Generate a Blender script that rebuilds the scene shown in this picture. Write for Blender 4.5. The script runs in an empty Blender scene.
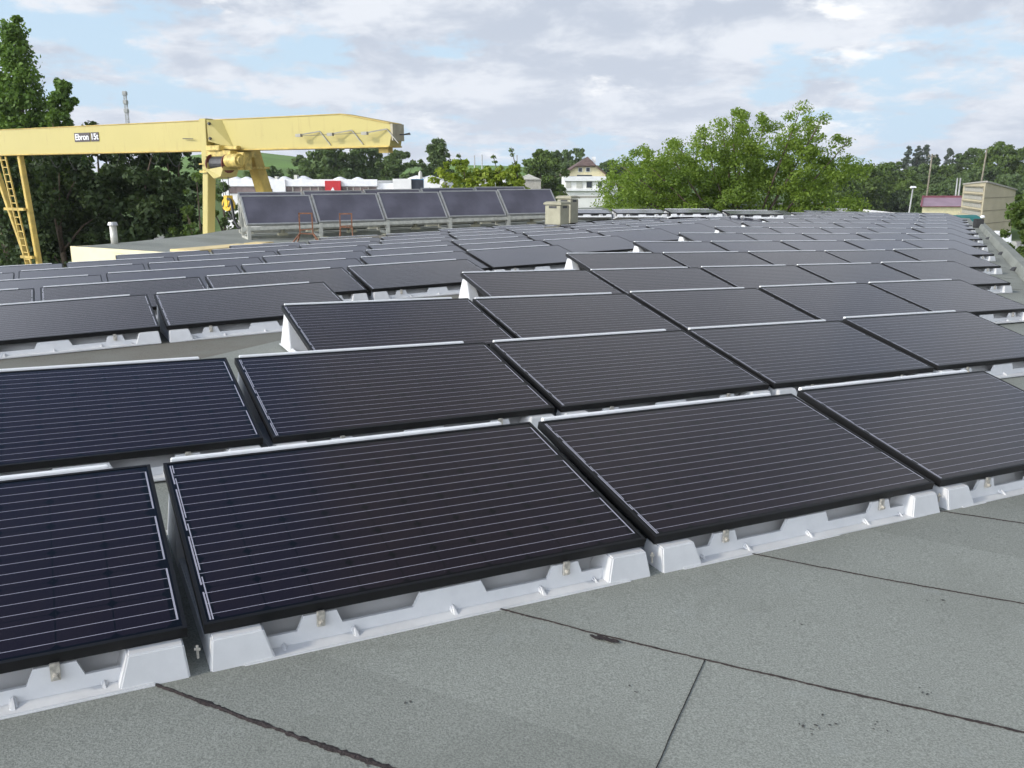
import bpy, bmesh, math, random
import numpy as np
from mathutils import Vector, Matrix
rad = math.radians
S = bpy.context.scene
COL = S.collection
EYE = 7.6                                   # eye height above the yard
FPX = 870.7
PITCH = rad(13.311)
# ---------------------------------------------------------------- camera
cd = bpy.data.cameras.new('camera'); cam = bpy.data.objects.new('camera', cd); COL.objects.link(cam)
cam.location = (0, 0, EYE); cam.rotation_euler = (math.pi/2 - PITCH, 0, 0)
cd.sensor_width = 36; cd.lens = 36*FPX/1024; cd.clip_start = .05; cd.clip_end = 6000
S.camera = cam
S.render.resolution_x, S.render.resolution_y = 1024, 768
S.view_settings.view_transform = 'Standard'; S.view_settings.look = 'None'
S.view_settings.exposure = 0.33; S.view_settings.gamma = 1
# ---------------------------------------------------------------- light
SUN_EL, SUN_AZ = rad(30), math.atan2(-.42, -.91)      # towards the sun: left, a little behind
sd = bpy.data.lights.new('sun', 'SUN'); sun = bpy.data.objects.new('sun', sd); COL.objects.link(sun)
sd.energy = 2.1; sd.angle = rad(6); sd.color = (1, .93, .80)
to_sun = Vector((math.cos(SUN_EL)*math.cos(SUN_AZ), math.cos(SUN_EL)*math.sin(SUN_AZ), math.sin(SUN_EL)))
sun.rotation_euler = to_sun.to_track_quat('Z', 'Y').to_euler()
sun.location = (-30, -15, 40)

class NT:
    """small node-tree writer"""
    def __init__(s, tree): s.t = tree; s.n = tree.nodes; s.l = tree.links
    def node(s, typ, **kw):
        n = s.n.new(typ)
        for k, v in kw.items(): setattr(n, k, v)
        return n
    def put(s, sock, v):
        if hasattr(v, 'links') or isinstance(v, bpy.types.NodeSocket): s.l.new(v, sock)
        elif v is not None: sock.default_value = v
    def m(s, op, a, b=None, c=None, clamp=False):
        n = s.node('ShaderNodeMath', operation=op, use_clamp=clamp)
        for i, v in enumerate((a, b, c)):
            if v is not None: s.put(n.inputs[i], v)
        return n.outputs[0]
    def mix(s, f, a, b):
        n = s.node('ShaderNodeMix', data_type='RGBA')
        s.put(n.inputs[0], f)
        s.put(n.inputs[6], a if not isinstance(a, tuple) else (*a[:3], 1)); s.put(n.inputs[7], b if not isinstance(b, tuple) else (*b[:3], 1))
        return n.outputs[2]
    def ramp(s, f, *st):
        n = s.node('ShaderNodeMapRange', interpolation_type='SMOOTHSTEP')
        s.put(n.inputs[0], f); n.inputs[1].default_value, n.inputs[2].default_value = st[0], st[1]
        n.inputs[3].default_value, n.inputs[4].default_value = (st[2], st[3]) if len(st) > 2 else (0, 1)
        return n.outputs[0]
    def noise(s, vec, scale, detail=4, rough=.55, dist=0, dim='3D'):
        n = s.node('ShaderNodeTexNoise', noise_dimensions=dim)
        if vec is not None: s.l.new(vec, n.inputs['Vector'])
        n.inputs['Scale'].default_value = scale; n.inputs['Detail'].default_value = detail
        n.inputs['Roughness'].default_value = rough; n.inputs['Distortion'].default_value = dist
        return n.outputs[0]

W = bpy.data.worlds.new('World'); S.world = W; W.use_nodes = True
w = NT(W.node_tree); w.n.clear()
sky = w.node('ShaderNodeTexSky', sky_type='NISHITA', sun_disc=False, sun_elevation=SUN_EL, altitude=200, air_density=1.0, dust_density=.3, ozone_density=2.5)
sky.sun_rotation = math.pi/2 - SUN_AZ
tc = w.node('ShaderNodeTexCoord')
sx = w.node('ShaderNodeSeparateXYZ'); w.l.new(tc.outputs['Generated'], sx.inputs[0])
zz = w.m('ADD', w.m('MAXIMUM', sx.outputs[2], 0.0), .26)
cx = w.node('ShaderNodeCombineXYZ')
w.put(cx.inputs[0], w.m('DIVIDE', sx.outputs[0], zz)); w.put(cx.inputs[1], w.m('DIVIDE', sx.outputs[1], zz)); cx.inputs[2].default_value = 8.1
P = cx.outputs[0]
n1 = w.noise(P, 1.15, 8, .55, .15)
n2 = w.noise(P, 4.2, 7, .62, .15)
cov = w.m('ADD', w.m('MULTIPLY', n1, .66), w.m('MULTIPLY', n2, .34))
# fewer clouds high up and to the left, a closed sheet low over the horizon
hi = w.ramp(sx.outputs[2], .40, .75)
lf = w.ramp(sx.outputs[0], .10, -.30)
rt = w.ramp(sx.outputs[0], .0, .25)
thr = w.m('ADD', w.m('SUBTRACT', .422, w.m('MULTIPLY', w.m('MULTIPLY', hi, rt), .20)), w.m('ADD', w.m('MULTIPLY', hi, .07), w.m('MULTIPLY', w.m('MULTIPLY', hi, lf), .28)))
mask = w.ramp(w.m('SUBTRACT', cov, thr), -.015, .055)
n3 = w.noise(P, 3.3, 8, .6, .2)
dens = w.ramp(n3, .40, .62)
ccol = w.mix(dens, (4.60, 4.80, 5.15), (3.02, 3.36, 3.95))
glow = w.ramp(w.noise(P, 2.9, 6, .6, .15), .56, .70)
ccol = w.mix(glow, ccol, (6.2, 6.2, 6.2))
low = w.ramp(sx.outputs[2], .22, .0)
ccol = w.mix(w.m('MULTIPLY', low, .35), ccol, (4.0, 4.25, 4.75))
dim = w.ramp(sx.outputs[2], .36, .74, 1.0, .34)
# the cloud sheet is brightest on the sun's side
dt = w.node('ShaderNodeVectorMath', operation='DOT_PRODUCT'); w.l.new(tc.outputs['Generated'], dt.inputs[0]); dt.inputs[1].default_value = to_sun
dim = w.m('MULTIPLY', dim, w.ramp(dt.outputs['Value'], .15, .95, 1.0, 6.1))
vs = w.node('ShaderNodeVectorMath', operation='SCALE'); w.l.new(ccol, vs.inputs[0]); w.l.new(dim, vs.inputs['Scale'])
gap = w.mix(w.ramp(sx.outputs[2], .5, .05), sky.outputs[0], (3.15, 4.1, 4.95))
bg = w.node('ShaderNodeBackground'); bg.inputs['Strength'].default_value = .15
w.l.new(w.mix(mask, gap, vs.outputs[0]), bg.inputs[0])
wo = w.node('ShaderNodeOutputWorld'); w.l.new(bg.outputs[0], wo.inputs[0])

# ---------------------------------------------------------------- materials
def mat(name, col=(.5, .5, .5), rough=.6, metal=0, spec=.5, vary=0, vscale=3, bump=0, bscale=40, fn=None):
    m = bpy.data.materials.new(name); m.use_nodes = True
    t = NT(m.node_tree); b = t.n['Principled BSDF']
    b.inputs['Base Color'].default_value = (*col, 1); b.inputs['Roughness'].default_value = rough
    b.inputs['Metallic'].default_value = metal; b.inputs['Specular IOR Level'].default_value = spec
    tc = t.node('ShaderNodeTexCoord'); v = tc.outputs['Object']
    if vary:
        f = t.ramp(t.noise(v, vscale, 6, .6), .3, .7)
        t.l.new(t.mix(f, tuple(c*(1-vary) for c in col), tuple(min(1, c*(1+vary)) for c in col)), b.inputs['Base Color'])
    if bump:
        bp = t.node('ShaderNodeBump'); bp.inputs['Strength'].default_value = bump; bp.inputs['Distance'].default_value = .01
        t.l.new(t.noise(v, bscale, 4, .6), bp.inputs['Height']); t.l.new(bp.outputs[0], b.inputs['Normal'])
    if fn: fn(t, b, v)
    return m

def roof_nodes(t, b, v):
    g = t.noise(v, 165, 2, .75); g2 = t.noise(v, 75, 3, .7); big = t.noise(v, .9, 6, .62); blot = t.noise(v, 4.5, 5, .65)
    f = t.ramp(g, .30, .70)
    c = t.mix(f, (.178, .184, .162), (.322, .334, .292))
    c = t.mix(t.m('MULTIPLY', t.ramp(g2, .58, .72), .5), c, (.40, .41, .37))
    c = t.mix(t.m('MULTIPLY', t.ramp(big, .42, .68), .30), c, (.15, .155, .13))
    c = t.mix(t.m('MULTIPLY', t.ramp(blot, .60, .74), .25), c, (.30, .32, .30))
    c = t.mix(t.m('MULTIPLY', t.ramp(t.noise(v, 7, 6, .7, .5), .70, .76), .55), c, (.06, .06, .055))
    # each roll of felt has its own tone, rolls run straight down the slope
    sp = t.node('ShaderNodeSeparateXYZ'); t.l.new(v, sp.inputs[0])
    al = t.m('ADD', t.m('MULTIPLY', sp.outputs[0], .42), t.m('MULTIPLY', sp.outputs[1], .907))
    wn = t.node('ShaderNodeTexWhiteNoise', noise_dimensions='1D'); t.put(wn.inputs['W'], t.m('FLOOR', t.m('DIVIDE', al, 1.0)))
    hv = t.node('ShaderNodeHueSaturation'); t.l.new(c, hv.inputs['Color']); t.put(hv.inputs['Value'], t.m('ADD', .93, t.m('MULTIPLY', wn.outputs['Value'], .14)))
    st = t.m('MULTIPLY', t.ramp(t.noise(v, 1.7, 7, .72, .8), .60, .70), .22)
    c = t.mix(st, hv.outputs[0], (.12, .12, .10))
    t.l.new(c, b.inputs['Base Color'])
    bp = t.node('ShaderNodeBump'); bp.inputs['Strength'].default_value = .5; bp.inputs['Distance'].default_value = .004
    t.l.new(g, bp.inputs['Height']); t.l.new(bp.outputs[0], b.inputs['Normal'])

def cells(t, b, v):
    uv = t.node('ShaderNodeUVMap'); sp = t.node('ShaderNodeSeparateXYZ'); t.l.new(uv.outputs[0], sp.inputs[0])
    cu = t.m('DIVIDE', t.m('SUBTRACT', sp.outputs[0], .038), .1574); cv = t.m('DIVIDE', t.m('SUBTRACT', sp.outputs[1], .0216), .1574)
    au = t.m('ABSOLUTE', t.m('SUBTRACT', t.m('FRACT', cu), .5)); av = t.m('ABSOLUTE', t.m('SUBTRACT', t.m('FRACT', cv), .5))
    inu = t.m('MULTIPLY', t.m('GREATER_THAN', cu, 0), t.m('LESS_THAN', cu, 10)); inv = t.m('MULTIPLY', t.m('GREATER_THAN', cv, 0), t.m('LESS_THAN', cv, 6))
    inside = t.m('MULTIPLY', inu, inv)
    gapm = t.m('MAXIMUM', t.m('GREATER_THAN', au, .488), t.m('GREATER_THAN', av, .491))
    dia = t.m('GREATER_THAN', t.m('ADD', au, av), .885)
    dark = t.m('MAXIMUM', t.m('MAXIMUM', gapm, dia), t.m('SUBTRACT', 1, inside))
    bar = t.m('LESS_THAN', t.m('ABSOLUTE', t.m('SUBTRACT', t.m('FRACT', t.m('MULTIPLY', cv, 3)), .5)), .0195)
    inu2 = t.m('MULTIPLY', t.m('GREATER_THAN', cu, -.10), t.m('LESS_THAN', cu, 10.08))
    bar = t.m('MULTIPLY', bar, t.m('MULTIPLY', inu2, inv))
    def rib(u0, wd, ph, lo, hi):
        a = t.m('LESS_THAN', t.m('ABSOLUTE', t.m('SUBTRACT', sp.outputs[0], u0)), wd)
        f = t.m('FRACT', t.m('ADD', t.m('DIVIDE', cv, 2), ph))
        return t.m('MULTIPLY', a, t.m('MULTIPLY', t.m('GREATER_THAN', f, lo), t.m('LESS_THAN', f, hi)))
    r1 = rib(1.628, .0028, 0, .08, .92); r2 = rib(.0225, .0025, .5, .06, .94); r3 = rib(.0305, .002, .25, .06, .94)
    silver = t.m('MAXIMUM', bar, t.m('MULTIPLY', inv, t.m('MAXIMUM', r1, t.m('MAXIMUM', r2, r3))))
    oi = t.node('ShaderNodeObjectInfo')
    base = t.mix(oi.outputs['Random'], (.0090, .0064, .0112), (.0124, .0078, .0118))
    # hairline contact fingers lighten each cell very slightly in patches
    base = t.mix(t.m('MULTIPLY', t.ramp(t.noise(v, 9, 3, .5), .4, .7), .4), base, (.016, .010, .0115))
    c = t.mix(dark, base, (.0015, .0015, .002))
    c = t.mix(silver, c, (.36, .35, .40))
    dust = t.m('MULTIPLY', t.ramp(t.noise(v, 3.2, 6, .65), .45, .8), .010)
    c = t.mix(dust, c, (.30, .28, .25))
    t.l.new(c, b.inputs['Base Color'])
    b.inputs['Sheen Weight'].default_value = .015; b.inputs['Sheen Roughness'].default_value = .35; b.inputs['Sheen Tint'].default_value = (1, .93, .92, 1)
    b.inputs['Roughness'].default_value = .17; b.inputs['IOR'].default_value = 1.37

def dusty(t, b, v):
    b.inputs['IOR'].default_value = 1.36; b.inputs['Sheen Weight'].default_value = .05; b.inputs['Sheen Roughness'].default_value = .35; b.inputs['Sheen Tint'].default_value = (1, .93, .93, 1)

def hill_nodes(t, b, v):
    wv = t.node('ShaderNodeTexWave', wave_type='BANDS', bands_direction='X'); t.l.new(v, wv.inputs[0]); wv.inputs['Scale'].default_value = .16; wv.inputs['Distortion'].default_value = 1.5
    f = t.noise(v, .012, 4, .6)
    c = t.mix(t.ramp(wv.outputs[0], .2, .8), (.10, .20, .025), (.17, .29, .045))
    t.l.new(t.mix(t.ramp(f, .4, .62), c, (.09, .15, .03)), b.inputs['Base Color'])

def ground_nodes(t, b, v):
    f = t.ramp(t.noise(v, .03, 6, .6), .42, .58)
    g = t.mix(t.ramp(t.noise(v, .8, 6, .7), .3, .7), (.06, .10, .025), (.11, .17, .045))
    k = t.mix(t.ramp(t.noise(v, 1.1, 6, .65), .3, .7), (.22, .21, .19), (.34, .33, .31))
    ln = t.node('ShaderNodeVectorMath', operation='LENGTH'); t.l.new(v, ln.inputs[0])
    near = t.ramp(t.m('ADD', ln.outputs['Value'], t.m('MULTIPLY', t.noise(v, .04, 4, .6), 60)), 150, 165)
    t.l.new(t.mix(near, k, g), b.inputs['Base Color'])

def leaf_mat(name, c1, c2, tr=.35, sc=.5):
    m = bpy.data.materials.new(name); m.use_nodes = True
    t = NT(m.node_tree); t.n.clear()
    tc = t.node('ShaderNodeTexCoord'); oi = t.node('ShaderNodeNewGeometry')
    f = t.m('ADD', t.m('MULTIPLY', oi.outputs['Random Per Island'], .55), t.m('MULTIPLY', t.ramp(t.noise(tc.outputs['Object'], sc, 3, .6), .3, .7), .45))
    c = t.mix(f, c1, c2)
    d = t.node('ShaderNodeBsdfDiffuse'); t.l.new(c, d.inputs[0])
    tl = t.node('ShaderNodeBsdfTranslucent'); t.l.new(t.mix(.5, c, tuple(min(1, x*y) for x, y in zip(c2, (1.0, 1.12, .55)))), tl.inputs[0])
    gl = t.node('ShaderNodeBsdfGlossy'); gl.inputs['Roughness'].default_value = .45; gl.inputs[0].default_value = (.9, .95, 1, 1); gl.inputs['Roughness'].default_value = .6
    ms = t.node('ShaderNodeMixShader'); ms.inputs[0].default_value = tr; t.l.new(d.outputs[0], ms.inputs[1]); t.l.new(tl.outputs[0], ms.inputs[2])
    m2 = t.node('ShaderNodeMixShader'); m2.inputs[0].default_value = .022; t.l.new(ms.outputs[0], m2.inputs[1]); t.l.new(gl.outputs[0], m2.inputs[2])
    o = t.node('ShaderNodeOutputMaterial'); t.l.new(m2.outputs[0], o.inputs[0])
    return m

def streaks(col):
    def fn(t, b, v):
        mp = t.node('ShaderNodeMapping'); mp.inputs['Scale'].default_value = (2.2, 2.2, .35); t.l.new(v, mp.inputs[0])
        st = t.ramp(t.noise(mp.outputs[0], 2.4, 6, .65), .54, .75); bl = t.ramp(t.noise(v, .6, 5, .6), .4, .65)
        c = t.mix(t.m('MULTIPLY', bl, .14), col, tuple(x*.8 for x in col))
        c = t.mix(t.m('MULTIPLY', st, .30), c, (.30, .19, .07))
        sp = t.ramp(t.noise(v, 14, 3, .6), .70, .76); t.l.new(t.mix(t.m('MULTIPLY', sp, .5), c, (.18, .09, .04)), b.inputs['Base Color'])
    return fn
def old_felt(t, b, v):
    g = t.ramp(t.noise(v, 150, 2, .7), .3, .7); c = t.mix(g, (.105, .098, .080), (.215, .205, .172))
    t.l.new(t.mix(t.m('MULTIPLY', t.ramp(t.noise(v, 1.6, 6, .65), .42, .62), .5), c, (.19, .195, .17)), b.inputs['Base Color'])
M = dict(
    endcap=mat('weathered_beige', (.36, .32, .22), .6, vary=.15, vscale=4),
    scuff=mat('scuff', (.085, .082, .075), .9, vary=.4, vscale=90),
    oldfelt=mat('old_brown_felt', rough=.95, spec=.15, fn=old_felt),
    roof=mat('roof_felt', rough=.9, spec=.25, fn=roof_nodes),
    cells=mat('solar_glass', fn=cells), cellsfar=mat('solar_glass_plain', (.028, .030, .046), .17, vary=.12, vscale=1.5, fn=dusty),
    blackmetal=mat('black_anodised', (.006, .006, .0065), .5, spec=.3, vary=.3, vscale=6),
    tub=mat('white_plastic', (.64, .64, .635), .45, vary=.05, vscale=8, bump=.06, bscale=25),
    rim=mat('white_sheet', (.84, .84, .83), .35, vary=.04, vscale=4),
    bolt=mat('dull_zinc', (.50, .47, .41), .5, .35, vary=.3, vscale=60),
    bitumen=mat('bitumen', (.028, .019, .017), .8, vary=.5, vscale=60, bump=.6, bscale=120),
    yellow=mat('crane_yellow', (.47, .395, .128), .5, bump=.03, bscale=6, fn=streaks((.47, .395, .128))),
    yellowd=mat('crane_yellow_worn', (.50, .36, .085), .55, vary=.2, vscale=2.5),
    dirtyyellow=mat('hoist_yellow', (.55, .42, .12), .55, vary=.35, vscale=6),
    darkred=mat('drum_red', (.13, .03, .02), .6, vary=.4, vscale=20),
    darksteel=mat('dark_steel', (.05, .05, .05), .5, .3, vary=.3, vscale=15),
    signdark=mat('sign_plate', (.06, .045, .045), .5, vary=.2, vscale=12),
    white=mat('white_paint', (.80, .80, .79), .55, vary=.05, vscale=2),
    render=mat('white_render', (.78, .77, .73), .8, vary=.06, vscale=.6),
    cream=mat('cream_paint', (.72, .64, .40), .7, vary=.08, vscale=2),
    creamchim=mat('cream_chimney', (.35, .33, .235), .75, vary=.10, vscale=4, bump=.1, bscale=30),
    galv=mat('galvanised', (.55, .54, .47), .45, .35, vary=.15, vscale=8),
    alu=mat('aluminium', (.46, .46, .45), .38, .6, vary=.1, vscale=8),
    absorber=mat('collector_glass', (.095, .092, .115), .3, vary=.25, vscale=1.3),
    rust=mat('rusty_steel', (.22, .10, .055), .8, .1, vary=.4, vscale=25),
    concrete=mat('concrete', (.36, .34, .29), .85, vary=.15, vscale=3),
    windowdark=mat('window_glass', (.04, .045, .055), .12, vary=.3, vscale=.8),
    windowbrown=mat('window_band', (.16, .12, .11), .25, vary=.5, vscale=.7),
    red=mat('red_panel', (.50, .015, .02), .45, vary=.08, vscale=1),
    rooftile=mat('brown_tiles', (.13, .085, .07), .8, vary=.3, vscale=1.5, bump=.5, bscale=8),
    redroof=mat('red_roof', (.20, .06, .075), .55, vary=.12, vscale=.5),
    fade=mat('faded_roof', (.30, .21, .255), .5, vary=.10, vscale=.5),
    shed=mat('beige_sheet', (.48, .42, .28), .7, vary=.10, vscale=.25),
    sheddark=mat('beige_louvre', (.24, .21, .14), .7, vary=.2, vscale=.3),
    teal=mat('teal_sheet', (.02, .16, .15), .5, vary=.2, vscale=1),
    bark=mat('bark', (.10, .075, .05), .9, vary=.4, vscale=8, bump=.5, bscale=20),
    wood=mat('weathered_wood', (.20, .175, .125), .85, vary=.3, vscale=4),
    plank=mat('pale_plank', (.70, .55, .28), .75, vary=.15, vscale=4),
    pole=mat('pale_pole', (.36, .36, .34), .55, .2, vary=.1, vscale=3),
    blueframe=mat('blue_frame', (.03, .20, .36), .5, vary=.1, vscale=2),
    greyrail=mat('grey_block', (.28, .29, .25), .85, vary=.2, vscale=3),
    blackrubber=mat('black_hose', (.015, .015, .016), .5, vary=.2, vscale=10),
    carred=mat('car_red', (.45, .03, .02), .3, vary=.05, vscale=2),
    carwhite=mat('car_pale', (.34, .35, .36), .3, vary=.04, vscale=2),
    digger=mat('digger_yellow', (.65, .42, .03), .5, vary=.15, vscale=2),
    rubber=mat('tyre', (.02, .02, .02), .8, vary=.2, vscale=8),
    ground=mat('ground', rough=.95, spec=.1, fn=ground_nodes),
    hill=mat('vine_hill', rough=.95, spec=.1, fn=hill_nodes),
    lf_big=leaf_mat('leaf_bright', (.115, .190, .022), (.255, .350, .042), .46, .6),
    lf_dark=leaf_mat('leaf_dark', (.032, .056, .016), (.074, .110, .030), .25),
    lf_mid=leaf_mat('leaf_mid', (.065, .115, .018), (.14, .20, .032), .35, .3),
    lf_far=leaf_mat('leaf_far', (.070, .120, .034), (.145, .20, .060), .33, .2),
    lf_yel=leaf_mat('leaf_yellow', (.17, .25, .018), (.38, .44, .055), .4, .8),
    lf_grey=leaf_mat('leaf_grey', (.055, .080, .050), (.11, .135, .09), .25, .3),
    lf_pop=leaf_mat('leaf_poplar', (.075, .145, .022), (.18, .28, .045), .3, .6),
)

# ---------------------------------------------------------------- mesh helpers
class MB:
    def __init__(s): s.v = []; s.f = []
    def add(s, vs, fs):
        o = len(s.v); s.v += [tuple(p) for p in vs]; s.f += [tuple(i+o for i in f) for f in fs]; return s
    def hexa(s, p):            # 8 points: bottom ring (4) then top ring (4)
        return s.add(p, [(3, 2, 1, 0), (4, 5, 6, 7), (0, 1, 5, 4), (1, 2, 6, 5), (2, 3, 7, 6), (3, 0, 4, 7)])
    def box(s, x0, x1, y0, y1, z0, z1):
        return s.hexa([(x0, y0, z0), (x1, y0, z0), (x1, y1, z0), (x0, y1, z0), (x0, y0, z1), (x1, y0, z1), (x1, y1, z1), (x0, y1, z1)])
    def frus(s, b, z0, t, z1):  # (x0,x1,y0,y1) bottom and top
        return s.hexa([(b[0], b[2], z0), (b[1], b[2], z0), (b[1], b[3], z0), (b[0], b[3], z0), (t[0], t[2], z1), (t[1], t[2], z1), (t[1], t[3], z1), (t[0], t[3], z1)])
    def bar(s, a, b, w, h=None, up=(0, 0, 1)):
        a, b = Vector(a), Vector(b); h = w if h is None else h
        d = (b-a).normalized(); u = Vector(up)
        if abs(d.dot(u)) > .98: u = Vector((0, 1, 0))
        x = d.cross(u).normalized()*w/2; y = x.cross(d).normalized()*h/2
        return s.hexa([a-x-y, a+x-y, a+x+y, a-x+y, b-x-y, b+x-y, b+x+y, b-x+y])
    def tube(s, pts, rs, n=8, cap=True):
        pts = [Vector(p) for p in pts]
        if not isinstance(rs, (list, tuple)): rs = [rs]*len(pts)
        o = len(s.v); prev = None
        for i, p in enumerate(pts):
            d = (pts[min(i+1, len(pts)-1)]-pts[max(i-1, 0)]).normalized()
            u = Vector((0, 0, 1)) if abs(d.z) < .9 else Vector((1, 0, 0))
            if prev is not None: u = prev
            x = d.cross(u).normalized(); y = x.cross(d).normalized(); prev = y
            for k in range(n):
                a = 2*math.pi*k/n; s.v.append(tuple(p+(x*math.cos(a)+y*math.sin(a))*rs[i]))
        for i in range(len(pts)-1):
            for k in range(n):
                a, b = o+i*n+k, o+i*n+(k+1) % n
                s.f.append((a, b, b+n, a+n))
        if cap:
            s.f.append(tuple(o+k for k in range(n))[::-1]); s.f.append(tuple(o+(len(pts)-1)*n+k for k in range(n)))
        return s
    def prism(s, poly, axis_pts):      # poly: list of 3D points, extruded by vector
        e = Vector(axis_pts); n = len(poly)
        vs = [Vector(p) for p in poly]+[Vector(p)+e for p in poly]
        return s.add(vs, [tuple(range(n))[::-1], tuple(range(n, 2*n))]+[(i, (i+1) % n, n+(i+1) % n, n+i) for i in range(n)])
    def mesh(s, name, m, bevel=0, smooth=False, seg=2):
        me = bpy.data.meshes.new(name); me.from_pydata(s.v, [], s.f); me.materials.append(m)
        bm = bmesh.new(); bm.from_mesh(me)
        bmesh.ops.recalc_face_normals(bm, faces=bm.faces)
        if bevel:
            bmesh.ops.bevel(bm, geom=list(bm.edges), offset=bevel, segments=seg, affect='EDGES', clamp_overlap=True)
        bm.to_mesh(me); bm.free()
        if smooth:
            for p in me.polygons: p.use_smooth = True
        return me
    def build(s, name, m, parent=None, bevel=0, smooth=False, seg=2):
        return link(name, s.mesh(name, m, bevel, smooth, seg), parent)

def link(name, me, parent=None):
    o = bpy.data.objects.new(name, me); COL.objects.link(o)
    if parent is not None: o.parent = parent
    return o
def tag(o, label=None, cat=None, group=None, kind=None):
    if label: o['label'] = label
    if cat: o['category'] = cat
    if group: o['group'] = group
    if kind: o['kind'] = kind
    return o
def thing(name, label, cat, loc=(0, 0, 0), rz=0, group=None):
    o = bpy.data.objects.new(name, None); COL.objects.link(o); o.location = loc; o.rotation_euler.z = rz; o.empty_display_size = .1
    return tag(o, label, cat, group)

def at(px, py, Y):
    """world point seen at picture position px, py at ground distance Y"""
    x, y = (px-512)/FPX, (py-384)/FPX
    c, s = math.cos(PITCH), math.sin(PITCH)
    d = Vector((x, c-s*y, -c*y-s)); return Vector((0, 0, EYE))+d*(Y/d.y)

# ---------------------------------------------------------------- the two roof slopes (fitted plane frames)
def frame(rows, t):
    m = Matrix([[*rows[0], t[0]], [*rows[1], t[1]], [*rows[2], t[2]+EYE], [0, 0, 0, 1]]); return m
FR = frame([[.88709, -.45984, .04027], [.46068, .88745, -.01442], [-.02911, .03134, .99908]], (-1.0013, 2.3321, -1.315))
FL = frame([[.89109, -.45243, -.03543], [.45333, .89104, .02327], [.02104, -.0368, .9991]], (-4.5011, 6.6552, -1.2801))
TAU = .20746; WP = 1.6978; PR = 1.7835; ST = .70546; PW, PD = 1.65, .99
TH = .142                                  # panel's front edge above the roof felt
QA, QB, QC = .000334, -.000928, .00044
OFF = [[.0937, .0465, -.0002, -.0123], [-.0215, -.0104, .0057, .0048], [-.0442, -.0487, .0101, .0145], [-.0499, -.0218, .0113, .0025], [-.013, .0095, .0069, -.0018], [-.0035, .0088, .0047, .0008], [-.0293, .0232, .0037, -.0038], [.0143, -.0002, .0063, -.006], [.0331, -.0133, .0075, -.0034], [.0257, -.0094, .0071, -.003], [.0226, -.0079, .0071, -.0029], [-.0286, .0237, .0074, .0103], [0, 0, .007, 0]]
def q(u, v): return QA*u*u+QB*u*v+QC*v*v
def ridge_v(u): return .729*u+3.80
def eave_v(u): return 6.213+.748*(u-13.757)
def R(u, v, z=0): return FR @ Vector((u, v, z+q(u, v)-TH))
def L(u, v, z=0): return FL @ Vector((u, v, z-TH))
iFL = FL.inverted()

def grid_mesh(name, rows, m, kind='structure'):
    b = MB(); n = len(rows[0])
    for r in rows: b.v += [tuple(p) for p in r]
    for i in range(len(rows)-1):
        for j in range(n-1): b.f.append((i*n+j, i*n+j+1, (i+1)*n+j+1, (i+1)*n+j))
    o = b.build(name, m); return tag(o, kind=kind)

rows_r, rows_l = [], []
NS = 40
for i in range(NS+1):
    u = -9+i*(46)/NS                                   # along the ridge, by u
    a = Vector((u, ridge_v(u)))
    # towards the eave, straight down the slope (perpendicular to the ridge)
    d = Vector((.729, -1)).normalized()
    e = ((.748*u+6.213-.748*13.757)-a.y)/(d.y-.748*d.x)
    rows_r.append([R(*(a+d*e*k/10)) for k in range(11)])
    rp = R(*a); lp = iFL @ rp
    # left slope down to the valley
    dl = Vector((-.729, 1)).normalized()
    vv = (10.45+.735*(lp.x-1.6)-lp.y)/(dl.y-.735*dl.x)
    rows_l.append([rp]+[L(lp.x+dl.x*vv*k/8, lp.y+dl.y*vv*k/8) for k in range(1, 9)])
grid_mesh('roof_near_slope', rows_r, M['roof'])
grid_mesh('roof_far_slope', rows_l, M['oldfelt'])
valley = [r[-1] for r in rows_l]

# ground
g = MB(); N = 24; RADIUS = 3000
for i in range(N): g.v.append((RADIUS*math.cos(2*math.pi*i/N), RADIUS*math.sin(2*math.pi*i/N), 0))
g.f.append(tuple(range(N))); tag(g.build('ground', M['ground']), kind='structure')
# vineyard hill far behind
hr = []
for i in range(61):
    px = -500+i*2000/60; az = math.atan((px-512)/FPX)
    crest = 6+23*math.exp(-((px-240)/120)**2)+11*math.exp(-((px-490)/120)**2)+7*math.exp(-((px-900)/300)**2)
    row = []
    for k, (dist, h) in enumerate(((380, 0), (450, .12), (560, .45), (680, .8), (760, 1), (1000, 1.02), (1500, .9))):
        d = dist*(1+.03*math.sin(i*.9+k)); row.append((d*math.tan(az), d, .02+h*crest*(1+.05*math.sin(i*.55))))
    hr.append(row)
o = grid_mesh('hill', hr, M['hill']); [setattr(p, 'use_smooth', True) for p in o.data.polygons]

# ---------------------------------------------------------------- solar panel prototype (local: x along the row, y up the slope, z up)
ct, st = math.cos(TAU), math.sin(TAU)
def T(x, y, z): return (x, y*ct-z*st, y*st+z*ct)         # tilted module plane
def tilted(mb): mb.v = [T(*p) for p in mb.v]; return mb
FH = .036
f = MB()
f.box(0, PW, 0, .012, -FH, 0); f.box(0, PW, PD-.012, PD, -FH, 0)
f.box(0, .012, .012, PD-.012, -FH, 0); f.box(PW-.012, PW, .012, PD-.012, -FH, 0)
f.box(.012, PW-.012, .012, PD-.012, -.012, -.008)
me_frame = tilted(f).mesh('frame', M['blackmetal'])
gl = MB(); gl.add([(.012, .012, -.002), (PW-.012, .012, -.002), (PW-.012, PD-.012, -.002), (.012, PD-.012, -.002)], [(0, 1, 2, 3)])
uvs = [(p[0], p[1]) for p in gl.v]
me_glass = tilted(gl).mesh('glass', M['cells'])
uvl = me_glass.uv_layers.new(name='UVMap')
for lp in me_glass.loops:
    c = me_glass.vertices[lp.vertex_index].co; uvl.data[lp.index].uv = (c.x, c.y/ct if True else 0)
Z0 = -TH+.002
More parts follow.
